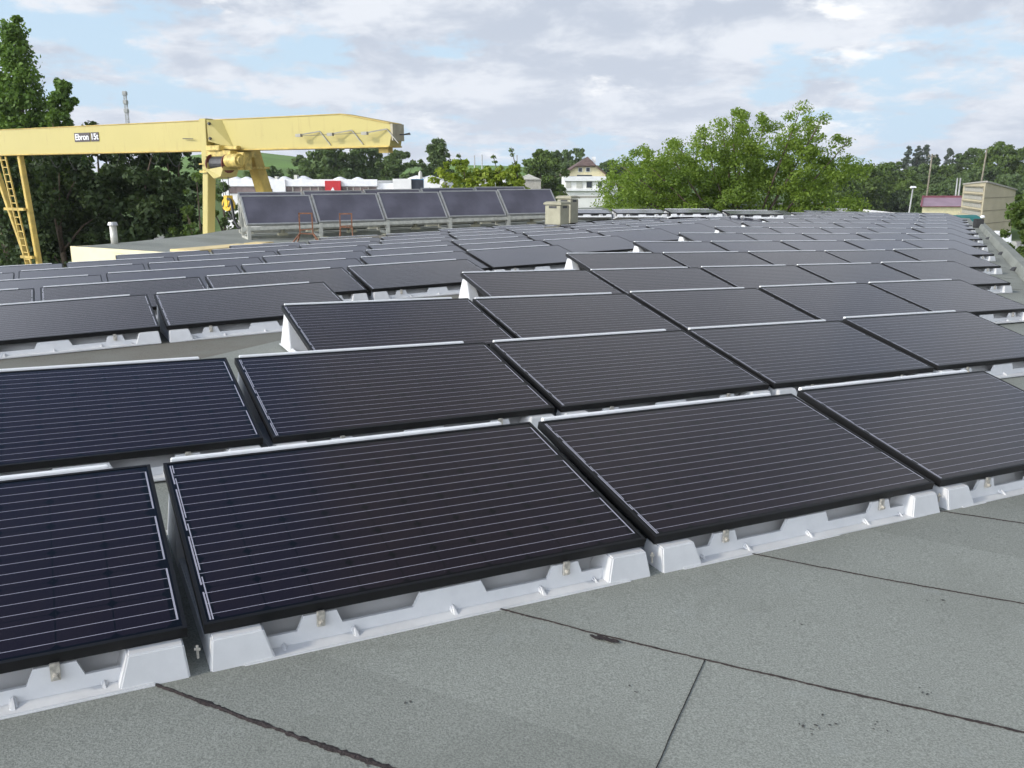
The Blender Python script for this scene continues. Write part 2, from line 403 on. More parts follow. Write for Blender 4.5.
def tub_main():
    b = MB()
    b.box(.05, PW-.05, .0, .98, Z0, Z0+.010)                                  # tray floor
    # front wall with dips: profile in x, extruded in y
    lo, hi = -.090, -.0415
    prof = [(.16, lo), (.285, lo), (.305, hi), (.415, hi), (.435, lo), (.685, lo), (.71, hi), (.94, hi), (.965, lo), (1.215, lo), (1.235, hi), (1.345, hi), (1.365, lo), (1.49, lo)]
    poly = [(.16, .006, Z0+.004)]+[(x, .006, z) for x, z in prof]+[(1.49, .006, Z0+.004)]
    n = len(poly)
    vs = [(x, .006-(.018 if z < -.1 else 0), z) for x, y, z in poly]+[(x, .018, z) for x, y, z in poly]
    b.add(vs, [tuple(range(n)), tuple(range(n, 2*n))[::-1]]+[(i, n+i, n+(i+1) % n, (i+1) % n) for i in range(n)])
    b.hexa([(.12, .075, Z0+.008), (PW-.12, .075, Z0+.008), (PW-.12, .083, Z0+.008), (.12, .083, Z0+.008), (.12, .125, -.050), (PW-.12, .125, -.050), (PW-.12, .133, -.050), (.12, .133, -.050)])
    return b
t1 = tub_main()
me_tub = t1.mesh('base_tub', M['tub'])
# softly rounded lip, corner blocks, fins, rear columns joined into the same tub mesh
b2 = MB()
b2.box(.10, PW-.10, -.066, .004, Z0+.0005, Z0+.015)
for s in (0, 1):
    X = (lambda x: x) if s == 0 else (lambda x: PW-x)
    def fr(b, z0, t, z1):
        bx = sorted((X(b[0]), X(b[1]))); tx = sorted((X(t[0]), X(t[1])))
        b2.frus((*bx, b[2], b[3]), z0, (*tx, t[2], t[3]), z1)
    fr((.004, .205, -.062, .10), Z0, (.016, .172, -.030, .08), -.0375)           # front corner block
    fr((.458, .482, -.050, .002), Z0+.012, (.464, .476, -.012, .002), Z0+.036)
    fr((.228, .246, -.040, .002), Z0+.012, (.232, .242, -.012, .002), Z0+.028)
    fr((.004, .150, .70, 1.045), Z0, (.018, .10, .845, .962), .138)                # rear corner column
    fr((.004, .05, .08, .72), Z0, (.012, .03, .08, .72), Z0+.045)                  # low side wall
b2.frus((.813, .837, -.050, .002), Z0+.012, (.819, .831, -.012, .002), Z0+.036)
b2.box(.0, PW, 1.03, 1.085, Z0+.0005, Z0+.012)                                      # rear flange
b2.frus((.12, PW-.12, .955, 1.02), Z0+.01, (.09, PW-.09, .945, .96), .150)         # rear wall
me2 = b2.mesh('tubpart', M['tub'], bevel=.008, seg=2)
bm = bmesh.new(); bm.from_mesh(me_tub); bm.from_mesh(me2); bm.to_mesh(me_tub); bm.free(); bpy.data.meshes.remove(me2)
for p in me_tub.polygons: p.use_smooth = True
try: me_tub.set_sharp_from_angle(angle=rad(40))
except Exception: pass
rm = MB(); yt, zt = PD*ct, PD*st
rm.box(.030, PW-.15, yt+.004, yt+.030, zt-.030, zt+.010)
me_rim = rm.mesh('wind_deflector', M['rim'], bevel=.003)
def clampmesh(x):
    b = MB(); b.box(x-.013, x+.013, -.008, .004, -.083, -.030)
    return b.mesh('clamp', M['bolt'], bevel=.001)
def boltmesh(x):
    b = MB(); b.tube([(x, -.008, -.068), (x, -.013, -.068)], .0095, 12); b.tube([(x, -.013, -.068), (x, -.021, -.068)], .0075, 6)
    return b.mesh('bolt', M['bolt'])
me_cl = [clampmesh(.36), clampmesh(PW-.36)]; me_bo = [boltmesh(.36), boltmesh(PW-.36)]

def make_panel():
    t = thing('solar_panel', 'x', 'solar panel', group='black solar panels on white tubs')
    link('frame', me_frame, t); link('glass', me_glass, t); link('base_tub', me_tub, t); link('wind_deflector', me_rim, t)
    for a, b in zip(me_cl, me_bo): c = link('clamp', a, t); link('bolt', b, c)
    return t
def dup(root):
    r = root.copy(); COL.objects.link(r)
    for ch in root.children:
        c = ch.copy(); COL.objects.link(c); c.parent = r
        for gch in ch.children: d = gch.copy(); COL.objects.link(d); d.parent = c
    return r
proto = make_panel(); used = [False]
rnd = random.Random(4)
me_glass_far = me_glass.copy(); me_glass_far.materials.clear(); me_glass_far.materials.append(M['cellsfar'])
def place_panel(mtx, label, far=False):
    o = proto if not used[0] else dup(proto); used[0] = True
    jig = Matrix.Rotation(rad(rnd.uniform(-.35, .35)), 4, 'X') @ Matrix.Rotation(rad(rnd.uniform(-.15, .15)), 4, 'Y')
    o.matrix_world = mtx @ jig; o['label'] = label
    if far:                                   # too far to show the conductor lines
        for ch in o.children:
            if ch.data is me_glass: ch.data = me_glass_far
    return o
ORD = 'first second third fourth fifth sixth seventh eighth ninth tenth eleventh twelfth thirteenth fourteenth'.split()
ENDR = ['right end', 'second from right', 'third from right', 'fourth from right', 'left end']
for r in range(13):
    c0, c1 = (-1, 2) if r == 0 else (-1, 3) if r == 1 else (r-2, r+2)
    du, dv, dth, dz = OFF[r]
    for c in range(c0, c1+1):
        u = c*WP+r*ST+du; v = r*PR+dv
        vv = v+dth*(u+PW/2-3)
        m = FR @ Matrix.Translation((u, vv, dz+q(c*WP+r*ST+PW/2, r*PR))) @ Matrix.Rotation(dth, 4, 'Z')
        k = c1-c
        if r == 0:
            lab = {2: 'black solar panel at the right end of the front row, cut by the frame', 1: 'large black solar panel in the front row, right of the most complete one', 0: 'largest fully visible black solar panel, centre left of the front row',
                   -1: 'dark navy solar panel in the front row, cut by the left frame edge'}.get(c, 'black solar panel at the far left of the front row, outside the frame')
        elif r == 1:
            lab = ['solar panel of the second front row at the right frame edge', 'solar panel of the second row, second from its right end', 'brownish black solar panel in the middle of the second row',
                   'solar panel of the second row directly behind the largest front panel', 'dark navy solar panel at the left end of the second row beside open grey felt'][k]
        else:
            lab = 'near slope solar panel, %s row from the front, %s' % (ORD[r], ENDR[k])
            if k == 4: lab = 'near slope solar panel, left end of the %s row, white tub side showing' % ORD[r]
        place_panel(m, lab, r > 4)
DUL = {0: 0., 1: -.996, 2: -.276, 3: -1.337, 4: -.723, 5: .1, 6: -.98, 7: -.26, 8: .19, 9: -.5}
LC = {0: (-1, 1), 1: (-1, 3), 2: (-1, 4), 3: (-1, 6), 4: (0, 7), 5: (1, 8), 6: (3, 10), 7: (4, 11), 8: (6, 12), 9: (13, 14)}
for k in range(10):
    a, b = LC[k]
    for c in range(a, b+1):
        m = FL @ Matrix.Translation((c*1.707+DUL[k], k*1.78, 0))
        n = b-c
        lab = 'far slope solar panel, %s row behind the ridge, %s' % (ORD[k], 'right end' if n == 0 else ORD[n]+' from right end')
        place_panel(m, lab, k > 1)
for r in range(0, 3):
    for c in range((0, 0, 1)[r], 3+r):
        p = R(c*WP+r*ST+OFF[r][0]-.024, r*PR+OFF[r][1]-.02, .035)
        t = thing('tie_bolt', 'small zinc bolt joining two white tubs', 'bolt', tuple(p), 0, 'tie bolts between the tubs')
        MB().tube([(0, 0, 0), (0, 0, .042)], .004, 6).build('shank', M['bolt'], t)
        b = MB(); b.bar((-.009, 0, .03), (.009, 0, .03), .004, .008); b.build('wing_nut', M['bolt'], t)
# the last panels beyond the valley
for (px, py, Y, lab) in ((562, 217.6, 29.2, 'distant solar panel beside the cream chimney, white feet of its tub showing'), (617, 217.6, 28.6, 'distant solar panel below the big tree, second from the chimney'),
                         (671, 217.2, 28.0, 'distant solar panel below the big tree, third from the chimney'), (731, 219.0, 27.4, 'distant solar panel farthest right of the row under the big tree')):
    p = at(px, py, Y); place_panel(Matrix.Translation(p+Vector((0, 0, TH))) @ Matrix.Rotation(rad(4), 4, 'Z') @ Matrix.Rotation(rad(-7), 4, 'X'), lab, True)

# ---------------------------------------------------------------- bitumen seams on the near slope
def seam(pts, w0, w1, seed, name='roof_seam', jag=.5):
    rr = random.Random(seed); b = MB(); n = 320
    P_ = [Vector(p) for p in pts]
    segs = [(P_[i+1]-P_[i]).length for i in range(len(P_)-1)]; tot = sum(segs)
    prevw = 1; off = 0
    for i in range(n+1):
        s = tot*i/n; k = 0
        while k < len(segs)-1 and s > segs[k]: s -= segs[k]; k += 1
        d = (P_[k+1]-P_[k]).normalized(); p = P_[k]+d*s; nn = Vector((-d.y, d.x))
        off = off*.93+rr.uniform(-1, 1)*.0022*jag
        prevw = prevw*.8+.2*max(.1, 1+1.7*jag*rr.uniform(-1, 1)); wd = (w0+(w1-w0)*i/n)*prevw*max(.35, 1+.7*jag*rr.uniform(-1, 1))*.65
        for sg, hh in ((-.5, 0.0015), (0, .0045), (.5, .0015)): b.v.append(tuple(R(*(p+nn*(off+sg*wd)), hh)))
        if i: 
            for j in range(2): a = (i-1)*3+j; b.f.append((a, a+1, a+4, a+3))
    return tag(b.build(name, M['bitumen']), kind='structure')
seam([(1.0, .09), (1.106, -.04), (1.30, -.285), (1.54, -.574), (2.144, -1.255), (2.9, -2.1)], .012, .017, 1)
seam([(-.6, .9), (-.046, -.031), (.18, -.32), (.463, -.67), (1.0, -1.33)], .008, .042, 2)
seam([(2.1, .2), (2.258, -.023), (2.58, -.40), (2.909, -.763), (3.9, -1.95)], .009, .010, 3)
seam([(3.3, .15), (3.458, -.018), (3.684, -.264), (4.7, -1.45)], .009, .009, 4)
seam([(1.54, -.574), (1.30, -.76), (1.067, -.944), (.4, -1.46)], .0045, .0045, 5, jag=.12)
# more seams up the slope, parallel to these
for i, u in enumerate([4.6, 6.2, 7.4, 9.2, 10.6, 12.4, 14.2, 16.2, 18.6, 21, 24]):
    e = Vector((u+3.6, eave_v(u+3.6))); d = Vector((-.729, 1)).normalized(); seam([e+d*.1, e+d*2.6], .010, .012, 20+i)
for i, (u, v) in enumerate([(.35, 2.62), (-.1, 3.0), (-2.2, .6)]):
    d = Vector((.729, -1)).normalized(); a = Vector((u, v)); seam([a, a+d*.55], .008, .012, 60+i)
# smear of bitumen below the main seam
rr = random.Random(9)
b = MB()
for j in range(5):
    c = Vector((1.285+.012*j, -.315-.012*j)); k = 7; o0 = len(b.v); rx, ry = rr.uniform(.006, .012), rr.uniform(.015, .035)
    for i in range(k):
        a = 2*math.pi*i/k; b.v.append(tuple(R(c.x+rx*math.cos(a)*rr.uniform(.7, 1.3)-.3*ry*math.sin(a), c.y+ry*math.sin(a), .0055+.0003*j)))
    b.f.append(tuple(range(o0, o0+k)))
tag(b.build('roof_stain', M['bitumen']), kind='structure')

# scuffs of bitumen left by boots and tools
sc = MB(); rr = random.Random(31)
for (u, v, n_) in ((1.62, -.98, 9), (1.80, -1.06, 5), (2.05, -1.0, 4), (1.98, -.52, 3), (.62, -.42, 3), (.35, -.62, 4), (2.6, -.62, 4), (1.25, -.62, 3), (.2, -.75, 5)):
    for j in range(n_):
        cu, cv = u+rr.uniform(-.05, .05), v+rr.uniform(-.03, .03); k = 6; o0 = len(sc.v); rx, ry = rr.uniform(.002, .010), rr.uniform(.002, .006); a0 = rr.uniform(0, 3)
        for i in range(k):
            a = 2*math.pi*i/k; x, y = rx*math.cos(a)*rr.uniform(.5, 1.3), ry*math.sin(a)*rr.uniform(.5, 1.3)
            sc.v.append(tuple(R(cu+x*math.cos(a0)-y*math.sin(a0), cv+x*math.sin(a0)+y*math.cos(a0), .0022+.0002*j)))
        sc.f.append(tuple(range(o0, o0+k)))
tag(sc.build('roof_scuffs', M['scuff']), kind='structure')
# ---------------------------------------------------------------- right parapet
pp = MB(); ring = []
for i in range(13):
    u = 8+i*2.25; a = Vector((u, eave_v(u))); d = Vector((.748, -1)).normalized()*.24
    base = FR @ Vector((a.x, a.y, q(a.x, a.y)-TH)); h = Vector((0, 0, .155))
    ob = FR @ Vector((a.x+d.x, a.y+d.y, q(a.x, a.y)-TH))
    ring.append([base-h*.2, base+Vector((0, 0, .12))+(ob-base)*.22, base+(ob-base)*.30+h, ob+h, Vector((ob.x, ob.y, 0))])
for r_ in ring: pp.v += [tuple(p) for p in r_]
for i in range(len(ring)-1):
    for j in range(4): pp.f.append((i*5+j, i*5+j+1, (i+1)*5+j+1, (i+1)*5+j))
pp.f += [(0, 1, 2, 3, 4), tuple((len(ring)-1)*5+j for j in range(5))[::-1]]
par = tag(pp.build('parapet', M['roof']), 'low grey felted parapet along the right edge of the solar roof', 'parapet')
for i, (u, v) in enumerate(((15.6, 7.42), (19.0, 9.95), (24.2, 13.85))):
    b = MB(); c = FR @ Vector((u, v+.12, q(u, v)-TH)); b.frus((c.x-.10, c.x+.10, c.y-.08, c.y+.08), c.z, (c.x-.06, c.x+.06, c.y-.05, c.y+.05), c.z+.07)
    tag(b.build('roof_drain', M['darksteel'], bevel=.01), ['dark roof drain by the parapet, nearest the camera', 'dark roof drain by the parapet, between two others', 'dark roof drain by the parapet, farthest of three'][i], 'drain', 'drains along the parapet')
b = MB(); c = at(981, 222.5, 33); b.box(c.x-.15, c.x+.12, c.y, c.y+.3, c.z-.2, c.z+.13)
tag(b.build('vent_box', M['darksteel'], bevel=.02), 'black box at the far end of the parapet in front of the beige shed', 'box')

# ---------------------------------------------------------------- rear roof with fascia (third slope beyond the valley)
vi = [p for p in valley if p.x > -12.5]
c1 = at(72, 247, 20.2); c2 = at(240, 228, 30.5); c3 = Vector((14, 46, c2.z+.25))
vz = [(p.x, p.y, p.z-.05) for p in valley]
edge_l = [c1, at(92, 246, 21.6), at(200, 234.5, 26.2), c2]
top = [Vector((-7.4, 18.8, EYE-1.72)), *[Vector((p.x, p.y, p.z+.012)) for p in valley if p.x > -6.2 and p.y < 44]]
rr_ = MB()
n1_, n2_ = len(edge_l), len(top)
# strip between left edge line and the valley line
K = 16
def along(ps, f):
    ps = [Vector(p) for p in ps]; ls = [(ps[i+1]-ps[i]).length for i in range(len(ps)-1)]; s = f*sum(ls)
    for i, l in enumerate(ls):
        if s <= l or i == len(ls)-1: return ps[i]+(ps[i+1]-ps[i])*(s/l)
        s -= l
A_ = edge_l+[Vector((-4, 40, c2.z+.2)), Vector((20, 52, EYE-1.3))]
rows3 = [[along(top, i/K).lerp(along(A_, i/K), j/6) for j in range(7)] for i in range(K+1)]
grid_mesh('roof_rear', rows3, M['roof'])
# cream fascia board round the rear roof's corner
fb = MB()
f0, f1, f2 = at(72, 247, 20.2), at(186, 254.2, 18.7), at(92, 246, 21.6)
for a_, b_ in ((f0, f1), (f2+Vector((0, 0, 0)), f0)):
    d = (b_-a_).normalized(); nrm = Vector((d.y, -d.x, 0)).normalized()*.04
    fb.prism([a_-Vector((0, 0, .36)), b_-Vector((0, 0, .36)), b_+Vector((0, 0, .02)), a_+Vector((0, 0, .02))], nrm)
tag(fb.build('fascia_board', M['cream']), 'cream fascia board at the corner of the rear roof by the dark trees', 'fascia')
b = MB(); a0 = at(183, 252.5, 18.6); a1 = at(250, 246.5, 20.5); a2 = at(262, 244.8, 21.4)
for s, (u0, u1) in enumerate(((a0, a1), (a1, a2))):
    b.bar(u0+Vector((0, .25*s, .03)), u1+Vector((0, .25*s, .03)), .75-.3*s, .06)
tag(b.build('pale_plank', M['plank'], bevel=.01), 'pale yellow boards lying on the rear roof edge behind the panels', 'boards')
# building body under the roofs (hidden walls that carry them)
hull = [rows_r[0][-1], rows_r[-1][-1], Vector((20, 52, 6)), Vector((-4, 40, 6)), c2, f0, f1, rows_l[2][-1], rows_l[0][-1], rows_l[0][0]]
b = MB(); n = len(hull); b.v = [(p.x, p.y, p.z-.12) for p in hull]+[(p.x, p.y, 0) for p in hull]
b.f = [(i, (i+1) % n, n+(i+1) % n, n+i) for i in range(n)]
tag(b.build('workshop_building', M['render']), 'long low workshop building carrying the felt roofs and solar panels', 'building')

# flue pipe
p = at(115, 246.5, 22); fl = thing('flue_pipe', 'short steel flue pipe with a cap on the rear roof before the dark trees', 'flue pipe', (p.x, p.y, p.z-.1))
MB().tube([(0, 0, 0), (0, 0, .62)], .085, 14).build('pipe', M['galv'], fl, smooth=True)
MB().tube([(0, 0, .62), (0, 0, .64), (0, 0, .70)], [.12, .12, .10], 14).build('cap', M['alu'], fl)

# ---------------------------------------------------------------- chimneys
def chimney(px0, px1, ytop, ybot, Y, depth, label, rz):
    a, c = at(px0, ybot, Y), at(px1, ybot, Y); wd = (c-a).length*.74; depth = wd; h = at(px0, ytop, Y).z-a.z
    t = thing('chimney', label, 'chimney', ((a.x+c.x)/2, a.y+depth/2, a.z-.05), rz, 'cream chimneys beside the collectors')
    b = MB(); b.box(-wd/2, wd/2, -depth/2, depth/2, 0, h-.02); b.build('stack', M['creamchim'], t, bevel=.01)
    b = MB(); b.frus((-wd/2-.04, wd/2+.04, -depth/2-.04, depth/2+.04), h+.05, (-wd/2+.02, wd/2-.02, -depth/2+.02, depth/2-.02), h+.085)
    b.box(-wd/2-.04, wd/2+.04, -depth/2-.04, depth/2+.04, h+.0, h+.049); b.build('cap', M['creamchim'], t, bevel=.008)
    b = MB(); b.box(-wd*.25, wd*.25, -depth/2-.004, -depth/2+.03, h-.10, h-.035); b.box(wd/2-.03, wd/2+.004, -depth*.25, depth*.25, h-.10, h-.035); b.build('vent_slot', M['darksteel'], t)
    return t
chimney(545.5, 569.5, 203, 222.8, 25.2, .62, 'shorter cream chimney with a flat cap, in front of its taller twin', rad(-33))
chimney(557.5, 578.5, 197, 221.5, 26.6, .62, 'taller cream chimney just behind the shorter one at the collectors', rad(-33))

# ---------------------------------------------------------------- thermal collectors on their racks
U3 = Vector((.88709, .46068, 0)).normalized(); V3 = Vector((-U3.y, U3.x, 0))
def basis(o, z=Vector((0, 0, 1))): return Matrix([[U3.x, V3.x, 0, o.x], [U3.y, V3.y, 0, o.y], [0, 0, 1, o.z], [0, 0, 0, 1]])
CW, CH = 2.03, 1.10; CT = rad(46)
def cT(x, y, z): return (x, y*math.cos(CT)-z*math.sin(CT), y*math.sin(CT)+z*math.cos(CT))
def tl(b): b.v = [cT(*p) for p in b.v]; return b
b = MB(); b.box(0, CW, 0, .045, -.09, 0); b.box(0, CW, CH-.045, CH, -.09, 0); b.box(0, .045, .045, CH-.045, -.09, 0); b.box(CW-.045, CW, .045, CH-.045, -.09, 0)
cf = tl(b).mesh('frame', M['alu'], bevel=.004)
b = MB(); b.box(.045, CW-.045, .045, CH-.045, -.07, -.012); ca = tl(b).mesh('absorber', M['absorber'])
clast = None
row_origin = at(247, 224.5, 25.0)
p_end = at(556, 212.0, 29.9)
slope = (p_end.z-row_origin.z)/10.4
for rr_i, (off, lab) in enumerate(((Vector((0, 0, 0)), 'front'), (V3*2.75+U3*.45+Vector((0, 0, .055)), 'back'))):
    o0 = row_origin+off
    for i in range(5):
        o = o0+U3*(2.075*i)+Vector((0, 0, slope*2.075*i))
        t = thing('thermal_collector', 'x', 'solar collector', group='tilted thermal collectors on the rack')
        t.matrix_world = basis(o)
        link('frame', cf, t); link('absorber', ca, t)
        t['label'] = ('tilted blue grey thermal collector, %s of five in the front rack row' % (ORD[i]+' from left')) if rr_i == 0 else ('thermal collector in the back rack row, %s, only its top edge showing' % (ORD[i]+' from left'))
    rk = thing('collector_rack', '%s pale steel rack carrying %s row of tilted collectors' % (('nearer', 'the front') if rr_i == 0 else ('farther', 'the back')), 'rack', group='collector racks'); rk.matrix_world = basis(o0)
    sl = slope
    for yy, zz_ in ((.06, -.13), (.42, -.20)):
        MB().bar((-.15, yy, zz_), (10.5, yy, zz_+sl*10.5), .08, .10).build('rail', M['galv'], rk, bevel=.006)
    for i in range(6):
        x = .05+2.075*i; zb = sl*x
        b = MB(); b.hexa([(x-.05, .0, zb-.46), (x+.05, .0, zb-.46), (x+.05, .10, zb-.46), (x-.05, .10, zb-.46), (x-.05, .0, zb-.04), (x+.05, .0, zb-.04), (x+.05, .10, zb-.04), (x-.05, .10, zb-.04)])
        b.bar((x, .05, zb-.42), (x, 1.0, zb+.62), .06, .06); b.bar((x, .95, zb-.46), (x, .95, zb+.70), .07, .07); b.bar((x, .05, zb-.40), (x, 1.0, zb-.40), .06, .08)
        b.build('post', M['galv'], rk, bevel=.005)
        b = MB(); b.frus((x-.22, x+.24, -.12, .16), zb-.52, (x-.18, x+.20, -.08, .12), zb-.44); b.build('foot', M['creamchim'], rk, bevel=.01)
        if i < 5:
            b = MB(); xx = x+1.02; b.box(xx-.14, xx+.14, .28, .46, zb-.36, zb-.28); b.box(xx-.05, xx+.05, .30, .42, zb-.28, zb-.16); b.build('bracket', M['creamchim'], rk, bevel=.01)
    for k, (y0, z0) in enumerate(((.72, -.47), (1.35, -.47))):
        b = MB(); b.hexa([(.2, y0, z0-.06), (10.6, y0, z0-.06+sl*10.5), (10.6, y0+.28, z0-.06+sl*10.5), (.2, y0+.28, z0-.06), (.2, y0, z0+.10), (10.6, y0, z0+.10+sl*10.5), (10.6, y0+.28, z0+.10+sl*10.5), (.2, y0+.28, z0+.10)])
        b.build('ballast_beam', M['greyrail'], rk, bevel=.015)
# black hose bent down at the left end of the racks
o = row_origin
b = MB(); b.tube([o+V3*2.2+Vector((-.1, 0, .66)), o+V3*1.5+Vector((-.16, 0, .66)), o+V3*1.2+Vector((-.18, 0, .60)), o+V3*1.1+Vector((-.19, 0, .5)), o+V3*.8+Vector((-.2, 0, .05)), o+V3*.75+Vector((-.12, 0, -.12)), o+V3*.6+Vector((.1, 0, -.20))], .042, 8)
tag(b.build('hose', M['blackrubber'], smooth=True), 'black insulated pipe bent down at the left end of the collectors', 'pipe')
# rusty trestles
def trestle(px, py, Y, h, label, splay):
    p = at(px, py, Y); t = thing('rusty_trestle', label, 'trestle', tuple(p), .15, 'rusty trestles by the collectors')
    for sx_ in (-1, 1):
        b = MB(); b.bar((sx_*.16, 0, .25), (sx_*.16, 0, h), .035); b.bar((sx_*.16, 0, .26), (sx_*.16*(1+splay), -.22, 0), .03); b.bar((sx_*.16, 0, .26), (sx_*.16*(1+splay*.5), .22, 0), .03); b.build('leg', M['rust'], t)
    b = MB(); b.bar((-.18, 0, h), (.18, 0, h), .035); b.build('top_rail', M['rust'], t)
    b = MB(); b.bar((-.16, 0, h*.45), (.16, 0, h*.48), .03); b.bar((-.16, 0, .26), (.16, 0, .24), .03); b.build('cross_rail', M['rust'], t)
trestle(307, 243.5, 22.6, .76, 'rusty trestle with splayed legs before the first collector joint', 1.3)
trestle(346.5, 236.5, 24.5, .62, 'upright rusty trestle, right of the one with splayed legs', .1)

# ---------------------------------------------------------------- gantry crane
zb = EYE+1.03; bh = 1.04
Pa, Pb = at(0, 155.6, 40.5), at(400, 147, 29.2)
D2 = Vector((Pb.x-Pa.x, Pb.y-Pa.y, 0)).normalized(); N2 = Vector((D2.y, -D2.x, 0))   # N2 towards the camera
L0 = (Vector((Pb.x-Pa.x, Pb.y-Pa.y, 0))).length
Pa = Pa-N2*.3; Pb = Pb-N2*.3
cr = thing('gantry_crane', 'large pale yellow gantry crane with a long box beam beside the roof', 'crane', (Pa.x, Pa.y, 0))
ang = math.atan2(D2.y, D2.x); cr.rotation_euler.z = ang      # local x along the beam, local -y towards the camera
hw = .30
xs = L0-.42
def bx(px, py=150):       # beam x for a picture column
    f = (px-512)/FPX
    # solve Pa + D2*s on ray x=f*Y*(approx)
    k = math.cos(PITCH)
    Qa = Pa+N2*.3
    f2 = f/(k-math.sin(PITCH)*((py-384)/FPX))
    return (f2*Qa.y-Qa.x)/(D2.x-f2*D2.y)
xt = bx(342)
b = MB(); prof = [(-16, zb), (xs, zb), (xs+.10, zb+.40), (xs+.02, zb+.68), (xt, zb+bh), (-16, zb+bh)]
b.prism([(x, -hw, z) for x, z in prof], (0, 2*hw, 0)); b.build('beam', M['yellow'], cr)
b = MB(); b.box(-16, xs, -hw-.06, hw+.06, zb-.05, zb-.001); b.build('bottom_flange', M['yellowd'], cr)
b = MB(); b.box(-16, xt, -hw-.03, hw+.03, zb+bh+.002, zb+bh+.03); b.prism([(xt+.02, -hw-.03, zb+bh+.002), (xs+.04, -hw-.03, zb+.684), (xs+.04, -hw-.03, zb+.71), (xt+.02, -hw-.03, zb+bh+.03)], (0, 2*hw+.06, 0)); b.build('top_flange', M['yellowd'], cr)
b = MB(); b.prism([(xs+.115, -hw-.02, zb+.15), (xs+.16, -hw-.02, zb+.15), (xs+.16, -hw-.02, zb+.68), (xs+.05, -hw-.02, zb+.68)], (0, 2*hw, 0)); b.build('end_plate', M['endcap'], cr)
b = MB(); b.box(xs-.6, xs-.2, -.12, .12, zb-.22, zb-.052); b.build('end_stop', M['yellowd'], cr)
b = MB(); b.bar((xs+.2, 0, zb+.35), (xs+.62, 0, zb+.35), .04); b.bar((xs+.45, -.2, zb+.33), (xs+.45, .2, zb+.40), .03); b.build('limit_switch', M['darksteel'], cr)
# brackets that carry the power line
for i, px in enumerate((322, 354, 389)):
    x = bx(px); b = MB(); b.bar((x-.75, -hw-.30, zb+.40), (x-.02, -hw-.04, zb+.52), .035); b.bar((x, -hw-.05, zb+.50), (x+.42, -hw-.03, zb+.06), .03); b.box(x-.85, x-.62, -hw-.36, -hw-.25, zb+.34, zb+.44)
    b.build('bracket', M['concrete'], cr)
b = MB(); b.bar((bx(315)-.6, -hw-.31, zb+.37), (bx(389)-.7, -hw-.31, zb+.40), .015); b.build('power_line', M['darksteel'], cr)
# sign
def text_mesh(body, size, m, name, parent, loc, rot, sx=1):
    cu = bpy.data.curves.new('lettering', 'FONT'); cu.body = body; cu.size = size; cu.extrude = .004; cu.offset = .006; cu.align_x = 'CENTER'; cu.align_y = 'CENTER'
    o = bpy.data.objects.new('lettering', cu); COL.objects.link(o)
    bpy.context.view_layer.update()
    me = bpy.data.meshes.new_from_object(o.evaluated_get(bpy.context.evaluated_depsgraph_get()))
    bpy.data.objects.remove(o); me.materials.clear(); me.materials.append(m)
    t = link(name, me, parent); t.location = loc; t.rotation_euler = rot; t.scale = (sx, 1, 1); return t
for (p0, p1, body, sz) in ((76.3, 91.6, 'Ebron', .34), (92.6, 100.4, '15t', .33)):
    x0, x1 = bx(p0), bx(p1); zc = zb+bh-.42
    b = MB(); b.box(x0, x1, -hw-.025, -hw-.002, zc-.19, zc+.17); s_ = b.build('sign_plate', M['signdark'], cr)
    t_ = text_mesh(body, sz, M['white'], 'lettering', s_, ((x0+x1)/2, -hw-.030, zc-.01), (math.pi/2, 0, 0), 1.0 if body == '15t' else .98)
    wdt = max(v.co.x for v in t_.data.vertices)-min(v.co.x for v in t_.data.vertices); t_.scale.x = (x1-x0)*.86/wdt
b = MB(); b.bar((bx(186), -hw-.1, zb+.42), (bx(196), -hw-.1, zb+.40), .03); b.build('cable_hook', M['darksteel'], cr)
# near portal leg pair
xl = bx(212)
b = MB(); b.frus((xl-.17, xl+.13, -hw-.38, -hw-.003), zb-.75, (xl-.15, xl+.20, -hw-.38, -hw-.003), zb+bh+.05); b.build('leg_head', M['yellow'], cr, bevel=.015)
b = MB(); b.prism([(xl+.265, -hw-.38, zb+.28), (xl+.265, -hw-.38, zb+bh), (xl+.62, -hw-.02, zb+bh), (xl+1.15, -hw-.02, zb+.05)], (.02, .03, 0)); b.build('gusset', M['yellow'], cr)
for zz_ in (zb+.38, zb+.90):
    b = MB(); b.tube([(xl+.36, -hw-.30, zz_), (xl+.36, -hw-.40, zz_)], .05, 8); b.build('bolt', M['darksteel'], cr)
b = MB(); b.box(xl-.22, xl+.18, -hw-.47, -hw+.02, zb-.84, zb-.755); b.box(xl-.22, xl+.18, -hw-.47, -hw+.02, zb-.55, zb-.50); b.build('flange', M['dirtyyellow'], cr)
b = MB(); b.hexa([(xl-.55, -hw-.85, .0), (xl-.27, -hw-.85, .0), (xl-.27, -hw-.55, .0), (xl-.55, -hw-.55, .0), (xl-.17, -hw-.38, zb-.845), (xl+.12, -hw-.38, zb-.845), (xl+.12, -hw-.003, zb-.845), (xl-.17, -hw-.003, zb-.845)]); b.build('leg', M['yellow'], cr, bevel=.015)
xr = bx(232)
b = MB(); b.hexa([(xr+.45, hw+2.3, 0), (xr+.90, hw+2.3, 0), (xr+.90, hw+2.75, 0), (xr+.45, hw+2.75, 0), (xr-.2, hw+.003, zb+.3), (xr+.25, hw+.003, zb+.3), (xr+.25, hw+.45, zb+.3), (xr-.2, hw+.45, zb+.3)]); b.build('leg', M['yellowd'], cr, bevel=.015)
b = MB(); b.box(xr-.18, xr+.42, hw+.15, hw+.80, zb-.70, zb-.62); b.build('flange', M['dirtyyellow'], cr)
